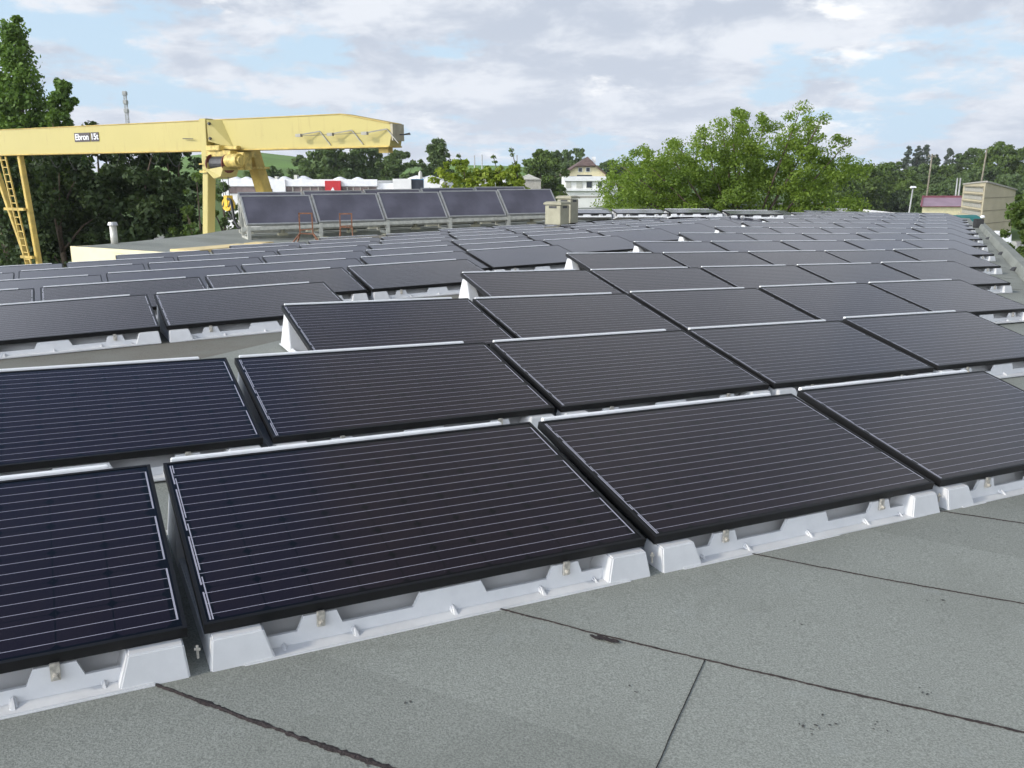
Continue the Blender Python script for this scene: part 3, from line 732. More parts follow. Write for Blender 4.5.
# far portal leg: two members closing towards the foot, ladder between
zk = 3.64                                   # height at which the leg drops behind the roof
def legx(pa, za, pb, z): return bx(pa, 157 if za == zb else 190)+(bx(pb, 262)-bx(pa, 157 if za == zb else 190))*(za-z)/(za-zk)
x1 = bx(16)
for pa, za, pb, wd_ in ((16, zb, 35, .20), (-.5, 7.0, 25, .18)):
    b = MB(); b.bar((legx(pa, za, pb, zb), -.1, zb-.052), (legx(pa, za, pb, 0), -.1, 0), wd_, .22, (0, 1, 0)); b.build('leg', M['yellowd'], cr, bevel=.02)
for zz_ in (7.6-29/870*41, 4.1):
    b = MB(); b.bar((legx(-.5, 7.0, 25, zz_), -.33, zz_), (legx(16, zb, 35, zz_), -.33, zz_), .12); b.build('cross_member', M['yellowd'], cr)
lad = MB()
for s_ in (-.20, .20): lad.bar((legx(4, zb, 30, zb-.1)+s_, -.36, zb-.1), (legx(4, zb, 30, .3)+s_, -.36, .3), .06)
for i in range(26):
    z_ = zb-.25-(zb-.5)*i/26; x_ = legx(4, zb, 30, z_); lad.bar((x_-.2, -.36, z_), (x_+.2, -.36, z_), .04)
lad.build('ladder', M['yellowd'], cr)
# festoon loops below the beam
fs = MB()
for i in range(9):
    x = x1+1.3+i*1.25; pts = [(x+1.0*k/6, -hw-.12, zb-.06-.55*math.sin(math.pi*k/6)*(0.8+.2*(i % 3))) for k in range(7)]; fs.tube(pts, .007, 5)
fs.build('festoon_cable', M['darksteel'], cr)
# trolley hoist
xh = bx(229)
ho = thing('hoist_trolley', 'dirty yellow hoist trolley with a dark cable drum hanging under the crane beam', 'hoist'); ho.matrix_world = Matrix.Translation((Pa.x, Pa.y, 0)) @ Matrix.Rotation(ang, 4, 'Z') @ Matrix.Translation((xh, 0, zb))
b = MB(); b.box(-.75, .55, -.75, .5, -.28, -.06); b.box(-.6, .1, -.85, -.3, -.06, .12); b.box(-.2, .75, -.62, -.40, -.02, .10); b.build('carriage', M['dirtyyellow'], ho, bevel=.02)
b = MB(); b.tube([(-.38, -.7, -.52), (.30, -.7, -.52)], .26, 18); b.build('cable_drum', M['darksteel'], ho, smooth=False)
b = MB(); b.tube([(-.48, -.7, -.52), (-.44, -.7, -.52)], .34, 18); b.tube([(.34, -.7, -.52), (.38, -.7, -.52)], .34, 18); b.build('drum_flange', M['darkred'], ho)
b = MB(); b.prism([(-.62, -1.02, -.25), (-.50, -1.02, -.75), (-.10, -1.02, -1.05), (.25, -1.02, -.98), (.40, -1.02, -.72), (.40, -.98, -.62), (-.42, -.98, -.72), (-.46, -1.0, -.25)], (0, .75, 0)); b.build('housing', M['yellow'], ho)
b = MB(); b.tube([(.42, -.75, -.42), (1.0, -.75, -.42)], .24, 16); b.tube([(1.0, -.75, -.42), (1.1, -.75, -.42)], .16, 16); b.build('motor', M['dirtyyellow'], ho)
b = MB(); b.box(.55, .95, -.5, -.1, -.75, -.12); b.build('gearbox', M['dirtyyellow'], ho, bevel=.03)
b = MB()
for dx, dy in ((-.25, -.62), (.2, -.62)): b.tube([(dx, dy, -.30), (dx*.4+.12, dy, -1.68)], .012, 5)
b.build('wire_rope', M['darksteel'], ho)
hk = thing('hook_block', 'yellow crane hook block with black stripes hanging left of the collectors', 'hook block'); hk.matrix_world = ho.matrix_world @ Matrix.Translation((.12, -.62, -1.98)) @ Matrix.Scale(.78, 4)
b = MB(); b.tube([(0, -.14, 0), (0, .14, 0)], .30, 20); b.box(-.10, .12, -.18, .18, -.1, .42); b.build('sheave', M['digger'], hk, bevel=0)
b = MB()
for k in range(3): b.bar((-.24+.20*k, -.15, -.12), (-.10+.20*k, -.15, .16), .06, .02, (0, 1, 0))
b.build('stripe', M['blackrubber'], hk)
b = MB(); b.tube([(0, 0, -.28), (0, 0, -.42), (.10, 0, -.50), (.14, 0, -.60), (.06, 0, -.70), (-.06, 0, -.68), (-.11, 0, -.60)], .045, 8); b.build('hook', M['darksteel'], hk, smooth=True)

# ---------------------------------------------------------------- buildings
def px_box(b, p0, p1, y0, y1, Y, depth, zbase=None):
    a, c = at(p0, y1, Y), at(p1, y0, Y); b.box(a.x, c.x, Y, Y+depth, a.z if zbase is None else zbase, c.z)
Yb = 120
bl = thing('factory_building', 'long white factory building with a window band and a red entrance panel', 'building')
def fac(name, m, p0, p1, y0, y1, dy=0, depth=.25, base=None, parent=bl, bev=0):
    b = MB(); px_box(b, p0, p1, y0, y1, Yb-dy, depth, base); return b.build(name, m, parent, bevel=bev)
fac('wall', M['render'], 222, 376.5, 181, 197, 0, 22, 0)
fac('parapet_band', M['white'], 221.5, 377, 179.3, 186.2, .35, .33)
fac('window_band', M['windowbrown'], 229, 262.6, 186.8, 193.5, .12, .1)
fac('window_band', M['windowbrown'], 285.5, 376, 186.8, 194.5, .12, .1)
fac('wall_block', M['white'], 263, 284.8, 179.4, 197, .6, .5, 0)
fac('window', M['windowdark'], 270, 272.3, 189, 192.8, .64, .03)
rp = fac('entrance_panel', M['red'], 325.5, 340.3, 180.8, 197, .8, .4, 0)
# pale mountain-like emblem on the red panel
def em(x, y): p = at(x, y, Yb-.83); return (p.x, Yb-.83, p.z)
b = MB()
for pts in ([(329.2, 193.5), (331.6, 189.0), (332.8, 187.2), (333.9, 189.2), (335.9, 193.5), (334.6, 193.5), (332.8, 189.9), (330.6, 193.5)], [(331.2, 194.3), (332.8, 191.3), (334.3, 194.3)]):
    b.prism([em(*p) for p in pts], (0, .02, 0))
b.build('emblem', M['white'], rp)
for i, px in enumerate((292.5, 301, 310, 318, 347, 353, 360, 368)):
    fac('mullion', M['concrete'], px, px+.7, 186.9, 194.4, .2, .07)
for px, s in ((236, 3.2), (247, 3.0), (259, 2.6), (268, 3.6), (284.5, 3.4), (303.5, 4), (340, 3), (358, 2.6)):
    b = MB(); p = at(px, 179.4, Yb+4); k = s*.22; b.tube([(p.x, p.y, p.z-.1), (p.x, p.y, p.z+.05), (p.x, p.y, p.z+k*.55)], [k*1.4, k*1.4, k*.25], 10); b.build('roof_dome', M['white'], bl)
for px, w_, h_ in ((276, 2.5, 3), (295.5, 3, 4.4)):
    b = MB(); px_box(b, px-w_/2, px+w_/2, 179.3-h_, 179.4, Yb+3, 1); b.build('roof_vent', M['galv'], bl, bevel=.03)
b2_ = thing('white_hall', 'white hall with rounded roof corner and blue framed gate right of factory', 'building')
fac('wall', M['white'], 376.8, 393, 183.4, 198, 0, 15, 0, b2_)
fac('wall_block', M['render'], 393.2, 411, 178.8, 198, .5, 14, 0, b2_)
fr_ = fac('gate_frame', M['blueframe'], 410.9, 424, 178.9, 198, .2, .4, 0, b2_)
fac('gate_opening', M['windowdark'], 411.6, 423.2, 179.8, 198, .3, .08, 0, b2_)
b = MB(); pts = [(423.8, 198), (423.8, 178.5), (437, 178.5), (443, 181), (448, 185), (452, 190), (455, 198)]
b.prism([(at(x, y, Yb-.4).x, Yb-.4, max(0, at(x, y, Yb-.4).z)) for x, y in pts], (0, 13, 0)); b.build('rounded_wall', M['render'], b2_)
for px, k in ((417, 1.4), (431, 1.5)):
    p = at(px, 178.6, Yb+1); b = MB(); b.tube([(p.x, p.y, p.z-.05), (p.x, p.y, p.z+.15), (p.x, p.y, p.z+.42)], [k, k*.7, .12], 12); b.build('roof_dome', M['white'], b2_)
p = at(420.3, 177.5, Yb); b = MB(); b.tube([(p.x, p.y, p.z-.2), (p.x, p.y, p.z+.6), (p.x, p.y, p.z+.9)], [.28, .24, .06], 8); b.build('roof_vent', M['galv'], b2_)
b3 = thing('low_shed', 'low pale sheds partly hidden by the bright bush behind the collectors', 'building')
for p0, p1, y0, m_ in ((494, 506, 175, 'white'), (517, 541, 179.5, 'concrete'), (470, 492, 181.5, 'render')):
    b = MB(); px_box(b, p0, p1, y0, 196, 135, 8, 0); b.build('wall', M[m_], b3)
    b = MB(); a, c = at(p0-.5, y0, 134.7), at(p1+.5, y0, 134.7); b.prism([(a.x, 134.7, a.z), (c.x, 134.7, c.z), ((a.x+c.x)/2, 134.7, a.z+.8)], (0, 8.6, 0)); b.build('roof', M['galv'], b3)

# house
Yh = 175
hs = thing('gabled_house', 'cream and white gabled house with brown half-hipped roof beside the big tree', 'house')
def hp(x, y, dy=0): p = at(x, y, Yh-dy); return Vector((p.x, Yh-dy, p.z))
k1, k2 = hp(564.5, 176), hp(607, 176)
def hb(name, m, p0, p1, y0, y1, dy, depth, par=hs, base=None):
    b = MB(); a, c = hp(p0, y1, dy), hp(p1, y0, dy); b.box(a.x, c.x, Yh-dy, Yh-dy+depth, a.z if base is None else base, c.z); return b.build(name, m, par)
hb('ground_floor', M['render'], 564.8, 606.5, 176.2, 200, 0, 12, base=0)
gp = [hp(564.8, 176), hp(567, 173), hp(576, 166), hp(596, 165.6), hp(606.5, 176)]
b = MB(); b.prism([(p.x, Yh+.02, p.z) for p in gp], (0, 12, 0)); b.build('gable_wall', M['cream'], hs)
rf = MB()
e0, e1 = hp(563, 175.2, .7), hp(575.5, 166.3, .7); e2, e3 = hp(596.2, 165.8, .7), hp(609, 176.6, .7); rg = hp(587.5, 157.2, -3.5); rg2 = Vector((rg.x+.4, Yh+13, rg.z))
bk = lambda p: Vector((p.x, Yh+13, p.z))
rf.add([e0, e1, rg, rg2, bk(e1), bk(e0)], [(0, 1, 4, 5), (1, 2, 3, 4)]); rf.add([e1, e2, rg], [(0, 1, 2)]); rf.add([e3, e2, rg, rg2, bk(e2), bk(e3)], [(0, 1, 4, 5), (1, 2, 3, 4)])
me = rf.mesh('roof', M['rooftile']); ro = link('roof', me, hs); md = ro.modifiers.new('thickness', 'SOLIDIFY'); md.thickness = .22; md.offset = 0
b = MB(); a = hp(593.8, 163, -4); b.box(a.x-.35, a.x+.35, a.y, a.y+.7, a.z, a.z+1.2); b.build('chimney', M['white'], ro)
for x0, x1_, y0, y1_ in ((578.6, 582, 168, 171.6), (586.2, 589.8, 167.8, 171.5)):
    w_ = hb('window', M['white'], x0-.5, x1_+.5, y0-.4, y1_+.4, .08, .1); hb('pane', M['windowdark'], x0, x1_, y0, y1_, .12, .05, w_)
hb('balcony', M['white'], 564, 606.5, 176.8, 181, .6, .55); hb('balcony', M['white'], 564, 604, 189.2, 191, .6, .55)
for x0, x1_ in ((566.5, 570.8), (576.8, 582), (586.6, 592), (598, 602), (610, 613.5)):
    if x1_ < 606: w_ = hb('window', M['galv'], x0-.4, x1_+.4, 181.4, 188, .1, .12); hb('pane', M['windowdark'] if x0 > 585 else M['galv'], x0, x1_, 181.8, 187.6, .14, .05, w_)
hb('window_strip', M['windowdark'], 577, 592, 174.9, 176.2, .04, .05)
hb('annex', M['render'], 606.8, 618, 178.5, 200, -1, 8, base=0)
w_ = hb('window', M['white'], 609, 614.4, 183.2, 188, -.9, .1); hb('pane', M['windowdark'], 609.8, 613.6, 183.8, 187.4, -.86, .05, w_)
hb('cellar_strip', M['concrete'], 566, 600, 196, 198, .05, .05)

# house with the red roof, right
Yr = 150
rh = thing('cream_bungalow', 'cream bungalow with a faded crimson roof at the far roof end', 'building')
def rb(name, m, p0, p1, y0, y1, dy, depth, base=None):
    b = MB(); a, c = at(p0, y1, Yr-dy), at(p1, y0, Yr-dy); b.box(a.x, c.x, Yr-dy, Yr-dy+depth, a.z if base is None else base, c.z); return b.build(name, m, rh)
b = MB(); a, c = at(922.6, 206, Yr), at(961.8, 206, Yr); k_ = (Yr+8.5)/Yr; b.hexa([(a.x, Yr, 0), (c.x, Yr, 0), (c.x*k_, Yr+8.5, 0), (a.x*k_, Yr+8.5, 0), (a.x, Yr, a.z), (c.x, Yr, a.z), (c.x*k_, Yr+8.5, a.z), (a.x*k_, Yr+8.5, a.z)]); b.build('wall', M['cream'], rh)
a, c, d_, e_ = at(921, 206.2, Yr-.4), at(963, 206.2, Yr-.4), at(963, 196.3, Yr+4), at(922.5, 196.3, Yr+4)
b = MB(); b.add([a, c, Vector((d_.x, Yr+4, d_.z)), Vector((e_.x, Yr+4, e_.z)), Vector((a.x*(Yr+9.4)/Yr, Yr+9.4, a.z)), Vector((c.x*(Yr+9.4)/Yr, Yr+9.4, c.z))], [(0, 1, 2, 3), (3, 2, 5, 4), (0, 3, 4), (1, 5, 2)]); b.build('roof', M['fade'], rh)
b = MB(); b.prism([e_+Vector((0, -.6, -.35)), d_+Vector((0, -.6, -.35)), d_+Vector((0, -.6, .12)), e_+Vector((0, -.6, .12))], (0, .5, 0)); b.build('ridge_trim', M['redroof'], rh)
b = MB(); b.bar(a+Vector((0, -.05, -.05)), c+Vector((0, -.05, -.05)), .08, .10); b.bar(a+Vector((.05, -.03, 0)), e_+Vector((.05, -.05, .05)), .25, .15); b.build('eave_trim', M['redroof'], rh)

# beige shed
sh = thing('metal_shed', 'tall beige sheet metal shed with louvred side at the right behind the roof', 'shed')
Ys = 112
C0, C1, C2 = at(986, 182, Ys-4), at(963.5, 184.5, Ys+9), at(1016, 190, Ys+4)
far = Vector((C1.x+(C2.x-C0.x), C1.y+(C2.y-C0.y), C2.z))
b = MB(); b.add([Vector((p.x, p.y, 0)) for p in (C0, C2, far, C1)]+[C0, C2, far, C1], [(0, 1, 5, 4), (1, 2, 6, 5), (2, 3, 7, 6), (3, 0, 4, 7), (4, 5, 6, 7)]); b.build('wall', M['shed'], sh)
dl_ = (C1-C0); nl = Vector((dl_.y, -dl_.x, 0)).normalized()
if nl.x > 0: nl = -nl
def lface(f0, f1, z0, z1, out): 
    pa, pb = C0+dl_*f0, C0+dl_*f1
    return [Vector((pa.x, pa.y, z0))+nl*.02, Vector((pb.x, pb.y, z0))+nl*.02, Vector((pb.x, pb.y, z1))+nl*.02, Vector((pa.x, pa.y, z1))+nl*.02], nl*out
for i in range(4):
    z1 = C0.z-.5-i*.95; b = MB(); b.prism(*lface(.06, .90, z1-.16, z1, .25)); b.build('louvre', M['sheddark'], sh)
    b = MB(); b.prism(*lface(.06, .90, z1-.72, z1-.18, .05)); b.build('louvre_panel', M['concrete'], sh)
b = MB(); b.prism(*lface(.05, 1.0, .2, C0.z-4.1, .3)); b.build('side_wall', M['shed'], sh)
b = MB(); b.bar(C0+Vector((0, -.05, .05)), C2+Vector((0, -.05, .05)), .3, .18); b.bar(C0+Vector((0, -.05, .06)), C1+Vector((0, -.05, .06)), .3, .18); b.build('roof_trim', M['concrete'], sh)
dr_ = (C2-C0); nr = Vector((dr_.y, -dr_.x, 0)).normalized()
if nr.y > 0: nr = -nr
b = MB()
for i in range(3):
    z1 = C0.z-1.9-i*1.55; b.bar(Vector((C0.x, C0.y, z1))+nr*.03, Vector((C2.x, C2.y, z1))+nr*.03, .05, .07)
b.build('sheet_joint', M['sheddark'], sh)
pc = Vector((C0.x, C0.y, C0.z-4.2))+nl*.1+nr*.2; MB().tube([pc-Vector((0, 0, .1)), pc, pc+Vector((0, 0, .25))], [.1, .28, .2], 10).build('lamp', M['white'], sh)
# teal tank end and junk beyond the parapet
p = at(960, 217.5, 60); b = MB(); b.tube([(p.x-1.6, p.y, p.z-.7), (p.x+1.5, p.y+1, p.z-.7)], [.85, .85], 18); b.box(p.x-1.4, p.x+1.3, p.y-.3, p.y+1.3, p.z-3, p.z-1.2)
tag(b.build('teal_tank', M['teal'], smooth=False), 'teal tank showing above the far corner of the solar roof', 'tank')
jr = random.Random(5)
jk = [(984, 238, 'grey'), (990, 233, 'white'), (995, 238, 'grey'), (1001, 231, 'white'), (1006, 241, 'grey'), (986, 246, 'white'), (978, 232, 'grey')]
for i, (px, py, c_) in enumerate(jk):
    p = at(px, py, 62+jr.uniform(-3, 3)); b = MB(); s_ = jr.uniform(.5, 1.1); b.frus((p.x-s_, p.x+s_, p.y-s_, p.y+s_), 0, (p.x-s_*.8, p.x+s_*.6, p.y-s_*.7, p.y+s_*.6), max(1.2, p.z))
    tag(b.build('scrap_pile', M['galv'] if c_ == 'grey' else M['white'], bevel=.1), '%s scrap stacked in the yard beyond the parapet' % c_, 'scrap', 'scrap in the yard')

# ---------------------------------------------------------------- poles
def pole(name, label, cat, px, y0, Y, r, m, lean=0, extra=None):
    p = at(px, y0, Y); h = p.z; t = thing(name, label, cat, (p.x, p.y, 0))
    MB().tube([(lean, 0, 0), (0, 0, h)], [r*1.4, r], 10).build('shaft', m, t, smooth=True)
    if extra == 'lamp':
        b = MB(); b.frus((-.35, .35, -.3, .2), h, (-.25, .25, -.2, .15), h+.22); b.build('lamp_head', M['white'], t, bevel=.03)
    if extra == 'arm':
        b = MB(); b.bar((-.8, 0, h-.5), (.8, 0, h-.5), .14); b.build('cross_arm', m, t)
        for s_ in (-.6, .6): MB().tube([(s_, 0, h-.43), (s_, 0, h-.12)], .07, 8).build('insulator', M['concrete'], t)
    return t
pole('street_lamp', 'pale street lamp left of the crimson roofed bungalow', 'lamp', 913, 188, 110, .08, M['pole'], -.35, 'lamp')
pole('utility_pole', 'brown utility pole with a cross arm before the tall poplars', 'pole', 932.3, 154, 165, .13, M['wood'], -.3, 'arm')
pole('utility_pole', 'plain brown pole standing behind the beige shed roof', 'pole', 987, 149, 150, .12, M['wood'], -.6, None)
for px, y0, nm in ((957.6, 178, 'left of a pair'), (960.6, 178, 'right of a pair')):
    pole('fence_post', 'pale post, %s, behind the crimson roof' % nm, 'post', px, y0, 165, .13, M['pole'])
for px, y0, wh in ((474.5, 155.5, 'left'), (482, 154.5, 'middle'), (517, 155, 'right')):
    pole('hill_mast', 'thin mast on the distant green hill, %s one of three' % wh, 'mast', px, y0, 560, .35, M['pole'])
p = at(124.5, 91, 330); t = thing('lattice_mast', 'distant grey lattice antenna mast above the crane beam', 'mast', (p.x, p.y, 0)); h = p.z
b = MB()
for sx_ in (-1, 1):
    for sy in (-1, 1): b.bar((sx_*.7, sy*.7, 0), (sx_*.35, sy*.35, h), .16)
for i in range(26):
    z0, z1 = h*i/26, h*(i+1)/26; w0, w1 = .7-.35*i/26, .7-.35*(i+1)/26; s_ = 1 if i % 2 else -1
    b.bar((s_*w0, -w0, z0), (-s_*w1, -w1, z1), .12); b.bar((w0, s_*w0, z0), (w1, -s_*w1, z1), .12)
b.build('lattice', M['pole'], t)
for k in range(3): MB().box(-.75, .75, -.75, .75, h-1.6-3.0*k, h-.1-3.0*k).build('antenna', M['pole'], t, bevel=.2)

# vehicles seen under the big tree
def car(px, Y, m, label, name='parked_car', scale=1):
    p = at(px, 212, Y); t = thing(name, label, 'car', (p.x, p.y, 0), rad(80), None)
    b = MB(); pr = [(-2.1, .35), (2.1, .35), (2.15, .75), (1.3, .9), (.6, 1.42), (-1.2, 1.45), (-1.9, .95), (-2.15, .8)]
    b.prism([(x, -.85, z) for x, z in pr], (0, 1.7, 0)); b.build('body', m, t, bevel=.05)
    for s_ in (-1, 1):
        b = MB(); b.prism([(x, s_*.87, z) for x, z in ((1.05, .93), (.5, 1.36), (-1.1, 1.38), (-1.6, .98))], (0, s_*.01, 0)); b.build('window', M['windowdark'], t)
        for x in (-1.35, 1.35): MB().tube([(x, s_*.7, .33), (x, s_*.9, .33)], .33, 14).build('wheel', M['rubber'], t)
car(847, 190, M['carred'], 'small red car parked under the trees beyond the roof')
car(858, 196, M['carwhite'], 'pale car parked right of the red car beyond the roof')
p = at(808, 212, 150); t = thing('yellow_digger', 'yellow digger half hidden under the big tree beyond the roof', 'digger', (p.x, p.y, 0), .3)
MB().frus((-2.0, 2.2, -1.1, 1.1), .9, (-1.6, 1.0, -1.0, 1.0), 2.3).build('body', M['digger'], t, bevel=.1)
MB().box(-.4, 1.0, -.9, .2, 2.32, 3.4).build('cab', M['windowdark'], t, bevel=.08)
b = MB(); b.bar((1.2, .5, 1.6), (3.2, .5, 3.6), .35); b.bar((3.2, .5, 3.6), (4.4, .5, 1.4), .28); b.build('boom', M['digger'], t)
for s_ in (-1, 1): MB().box(-2.1, 2.1, s_*.9-.3, s_*.9+.3, .0, .85).build('track', M['rubber'], t, bevel=.2)

# ---------------------------------------------------------------- trees
LEAF, PER = .66, 1.9
def crown(name, parent, m, clumps, per, leaf, seed, flat=.75):
    rs = np.random.RandomState(seed); leaf *= LEAF; per = int(per*PER)
    C = np.array([c[:3] for c in clumps]); Rr = np.array([c[3] for c in clumps])
    n = len(C)*per
    d = rs.normal(size=(n, 3)); d /= np.linalg.norm(d, axis=1)[:, None]
    rad_ = np.repeat(Rr, per)*(rs.uniform(0, 1, n)**.45)
    pos = np.repeat(C, per, 0)+d*rad_[:, None]*np.array([1, 1, flat])
    nn = d*.6+rs.normal(size=(n, 3))*.7+np.array([0, 0, .35]); nn /= np.linalg.norm(nn, axis=1)[:, None]
    a = np.cross(nn, rs.normal(size=(n, 3))); a /= np.linalg.norm(a, axis=1)[:, None]; bb = np.cross(nn, a)
    s = leaf*rs.uniform(.6, 1.35, n)[:, None]
    v = np.stack([pos-a*s*.5, pos+bb*s*.30+nn*s*.08, pos+a*s*.5, pos-bb*s*.30+nn*s*.08], 1).reshape(-1, 3)
    me = bpy.data.meshes.new(name); me.vertices.add(n*4); me.vertices.foreach_set('co', v.ravel())
    me.loops.add(n*4); me.loops.foreach_set('vertex_index', np.arange(n*4, dtype=np.int32))
    me.polygons.add(n); me.polygons.foreach_set('loop_start', np.arange(0, n*4, 4, dtype=np.int32)); me.polygons.foreach_set('loop_total', np.full(n, 4, dtype=np.int32))
    me.update(calc_edges=True); me.materials.append(m); return link(name, me, parent)

def tree(name, label, px, ytop, wpx, Y, m, seed, group=None, zlow=.18, nc=70, per=45, leaf=.5, shape='round', dens=1.0, cr_=.16, trunk=True):
    """crown centred on picture column px, top at row ytop, wpx wide, standing at distance Y"""
    p = at(px, ytop, Y); h = p.z; wd = wpx/FPX*Y*1.0
    t = thing(name, label, 'tree', (p.x, Y, 0), 0, group)
    r = random.Random(seed); cl = []
    for i in range(int(nc*dens)):
        for _ in range(20):
            z = r.uniform(zlow, 1); a = r.uniform(0, 2*math.pi); q_ = r.random()**.5
            f = (z-zlow)/(1-zlow)
            if shape == 'round': e = math.sqrt(max(0, 1-(2*max(f, .28)-1.02+.0)**2)) if f > .5 else .80+.2*math.sin(f*math.pi)
            elif shape == 'column': e = min(1, 2.2*(1-f)**.7)*(.85+.15*math.sin(f*9+seed))
            elif shape == 'cone': e = 1.05*(1-f)**.8+.05
            else: e = 1-.75*f
            if e > .02: break
        rr0 = cr_*wd*r.uniform(.42, 1.25)*(1-.45*f)
        x = q_*e*math.cos(a)*(wd/2-rr0*.5); y = q_*e*math.sin(a)*(wd/2-rr0*.5)
        z_ = z*h-rr0*.75 if f > .6 else z*h
        cl.append((x+r.uniform(-.08, .08)*wd, y, z_, rr0))
    crown('crown', t, m, cl, per, leaf, seed)
    if trunk:
        b = MB(); tr = max(.10, h*.018); top_ = h*.72; b.tube([(0, 0, 0), (tr*.6, 0, top_*.35), (-tr*.5, tr*.4, top_*.7), (0, 0, top_)], [tr*1.3, tr, tr*.7, tr*.25], 8)
        for i in range(9):
            c_ = r.choice(cl); z0 = min(c_[2]*.72, top_*.92)*r.uniform(.55, .95); b.tube([(0, 0, z0), (c_[0]*.5, c_[1]*.5, (z0+c_[2])/2+.03*h), c_[:3]], [tr*.45, tr*.28, tr*.08], 6)
        b.build('trunk', M['bark'], t, smooth=True)
    return t

# left: tall poplar-like tree and the dark trees behind the crane
tree('tall_tree', 'tall dark green tree rising above the crane beam at the left frame edge', 10, 10, 100, 54, M['lf_pop'], 11, nc=150, per=70, leaf=.40, shape='cone', cr_=.20, zlow=.10)
tree('tall_tree', 'broad lower tree at the left frame edge hugging the tallest spire', -22, 52, 100, 55, M['lf_pop'], 13, nc=120, per=60, leaf=.40, shape='column', cr_=.16, zlow=.12)
tree('tall_tree', 'shorter side tree with a pointed top just right of the tall one', 60, 78, 50, 53, M['lf_pop'], 12, nc=200, per=50, leaf=.40, shape='column', cr_=.17, zlow=.15)
DT = 'dense dark trees behind the crane'
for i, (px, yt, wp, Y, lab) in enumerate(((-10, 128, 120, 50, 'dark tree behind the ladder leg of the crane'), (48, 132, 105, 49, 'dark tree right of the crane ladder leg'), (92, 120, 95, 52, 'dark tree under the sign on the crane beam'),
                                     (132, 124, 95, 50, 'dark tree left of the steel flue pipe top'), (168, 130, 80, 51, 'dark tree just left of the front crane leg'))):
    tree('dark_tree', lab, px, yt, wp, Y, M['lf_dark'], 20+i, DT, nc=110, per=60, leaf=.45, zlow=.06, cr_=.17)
tree('young_tree', 'thin leafy tree with gaps beside the front crane leg', 196, 172, 55, 48, M['lf_mid'], 31, nc=40, per=34, leaf=.34, zlow=.25, cr_=.15)
tree('young_tree', 'small tree under the hoist beyond the crane leg', 222, 182, 40, 70, M['lf_far'], 32, nc=40, per=40, leaf=.45, zlow=.2)
# behind the factory
FT = 'dark trees behind the factory'
for i, (px, yt, wp, lab) in enumerate(((262, 166, 60, 'low dark tree behind the white block of the factory'), (304, 155, 44, 'dark tree behind the factory window band'), (332, 143, 62, 'dark tree behind the red panel of the factory'),
                                 (366, 141, 60, 'dark tree under the crane beam tip, behind the factory'), (398, 150, 50, 'tree just right of the crane beam tip'))):
    tree('broadleaf_tree', lab, px, yt, wp, 160+6*(i % 2), M['lf_far'], 40+i, FT, nc=130, per=45, leaf=1.0, zlow=.05)
tree('broadleaf_tree', 'single rounded dark tree right of the crane beam tip', 437, 137.5, 38, 165, M['lf_far'], 48, nc=150, per=40, leaf=.9, zlow=.05, shape='column', cr_=.2)
tree('broadleaf_tree', 'low tree between the beam tip and the rounded dark tree', 416, 158, 30, 166, M['lf_far'], 49, nc=40, per=45, leaf=.9, zlow=.05)
BB = 'bright bushes behind the collectors'
for i, (px, yt, wp, lab) in enumerate(((456, 159, 62, 'bright yellow green bush left, behind the collectors'), (484, 166, 60, 'bright yellow green bush in the middle behind the collectors'), (510, 164, 50, 'bright yellow green bush right, behind the collectors'))):
    tree('bright_bush', lab, px, yt, wp, 46, M['lf_yel'], 60+i, BB, nc=150, per=22, leaf=.32, zlow=.55, cr_=.12)
# sprigs standing out of the bushes
for i, (px, yt, lab) in enumerate(((511, 147, 'tallest thin sprig above the bright bushes'), (493, 154, 'thin sprig in the middle above the bright bushes'), (459, 153, 'leafy shoot above the left bright bush'))):
    p = at(px, yt, 46); t = thing('leafy_sprig', lab, 'sprig', (p.x, p.y, 0), 0, 'sprigs over the bright bushes')
    MB().tube([(.5, 0, 5.8), (.3, 0, p.z-1.2), (0, 0, p.z)], [.05, .035, .012], 6).build('stem', M['bark'], t)
    crown('leaves', t, M['lf_mid'], [(0, 0, p.z-.15, .14), (.08, 0, p.z-.4, .14), (.2, .1, p.z-.8, .14), (.28, 0, p.z-1.2, .15), (.3, 0, p.z-1.6, .2)], 14, .2, 70+i)
MT = 'trees around the gabled house'
tree('broadleaf_tree', 'round dark green tree left of the gabled house', 541, 149.5, 56, 150, M['lf_mid'], 80, MT, nc=110, per=60, leaf=.9, zlow=.05)
tree('broadleaf_tree', 'dark tree behind the roof ridge of the gabled house', 574, 147.5, 46, 240, M['lf_far'], 81, MT, nc=70, per=50, leaf=1.2, zlow=.05)
tree('broadleaf_tree', 'dark distant tree top between the house and round tree', 556, 150, 36, 245, M['lf_far'], 82, MT, nc=110, per=45, leaf=1.2, zlow=.05)
tree('broadleaf_tree', 'distant tree behind the annex of the gabled house', 612, 160, 46, 250, M['lf_far'], 83, MT, nc=110, per=45, leaf=1.2, zlow=.05)
tree('broadleaf_tree', 'distant tree row piece right of the house annex', 645, 160, 60, 255, M['lf_far'], 84, MT, nc=110, per=45, leaf=1.2, zlow=.05)

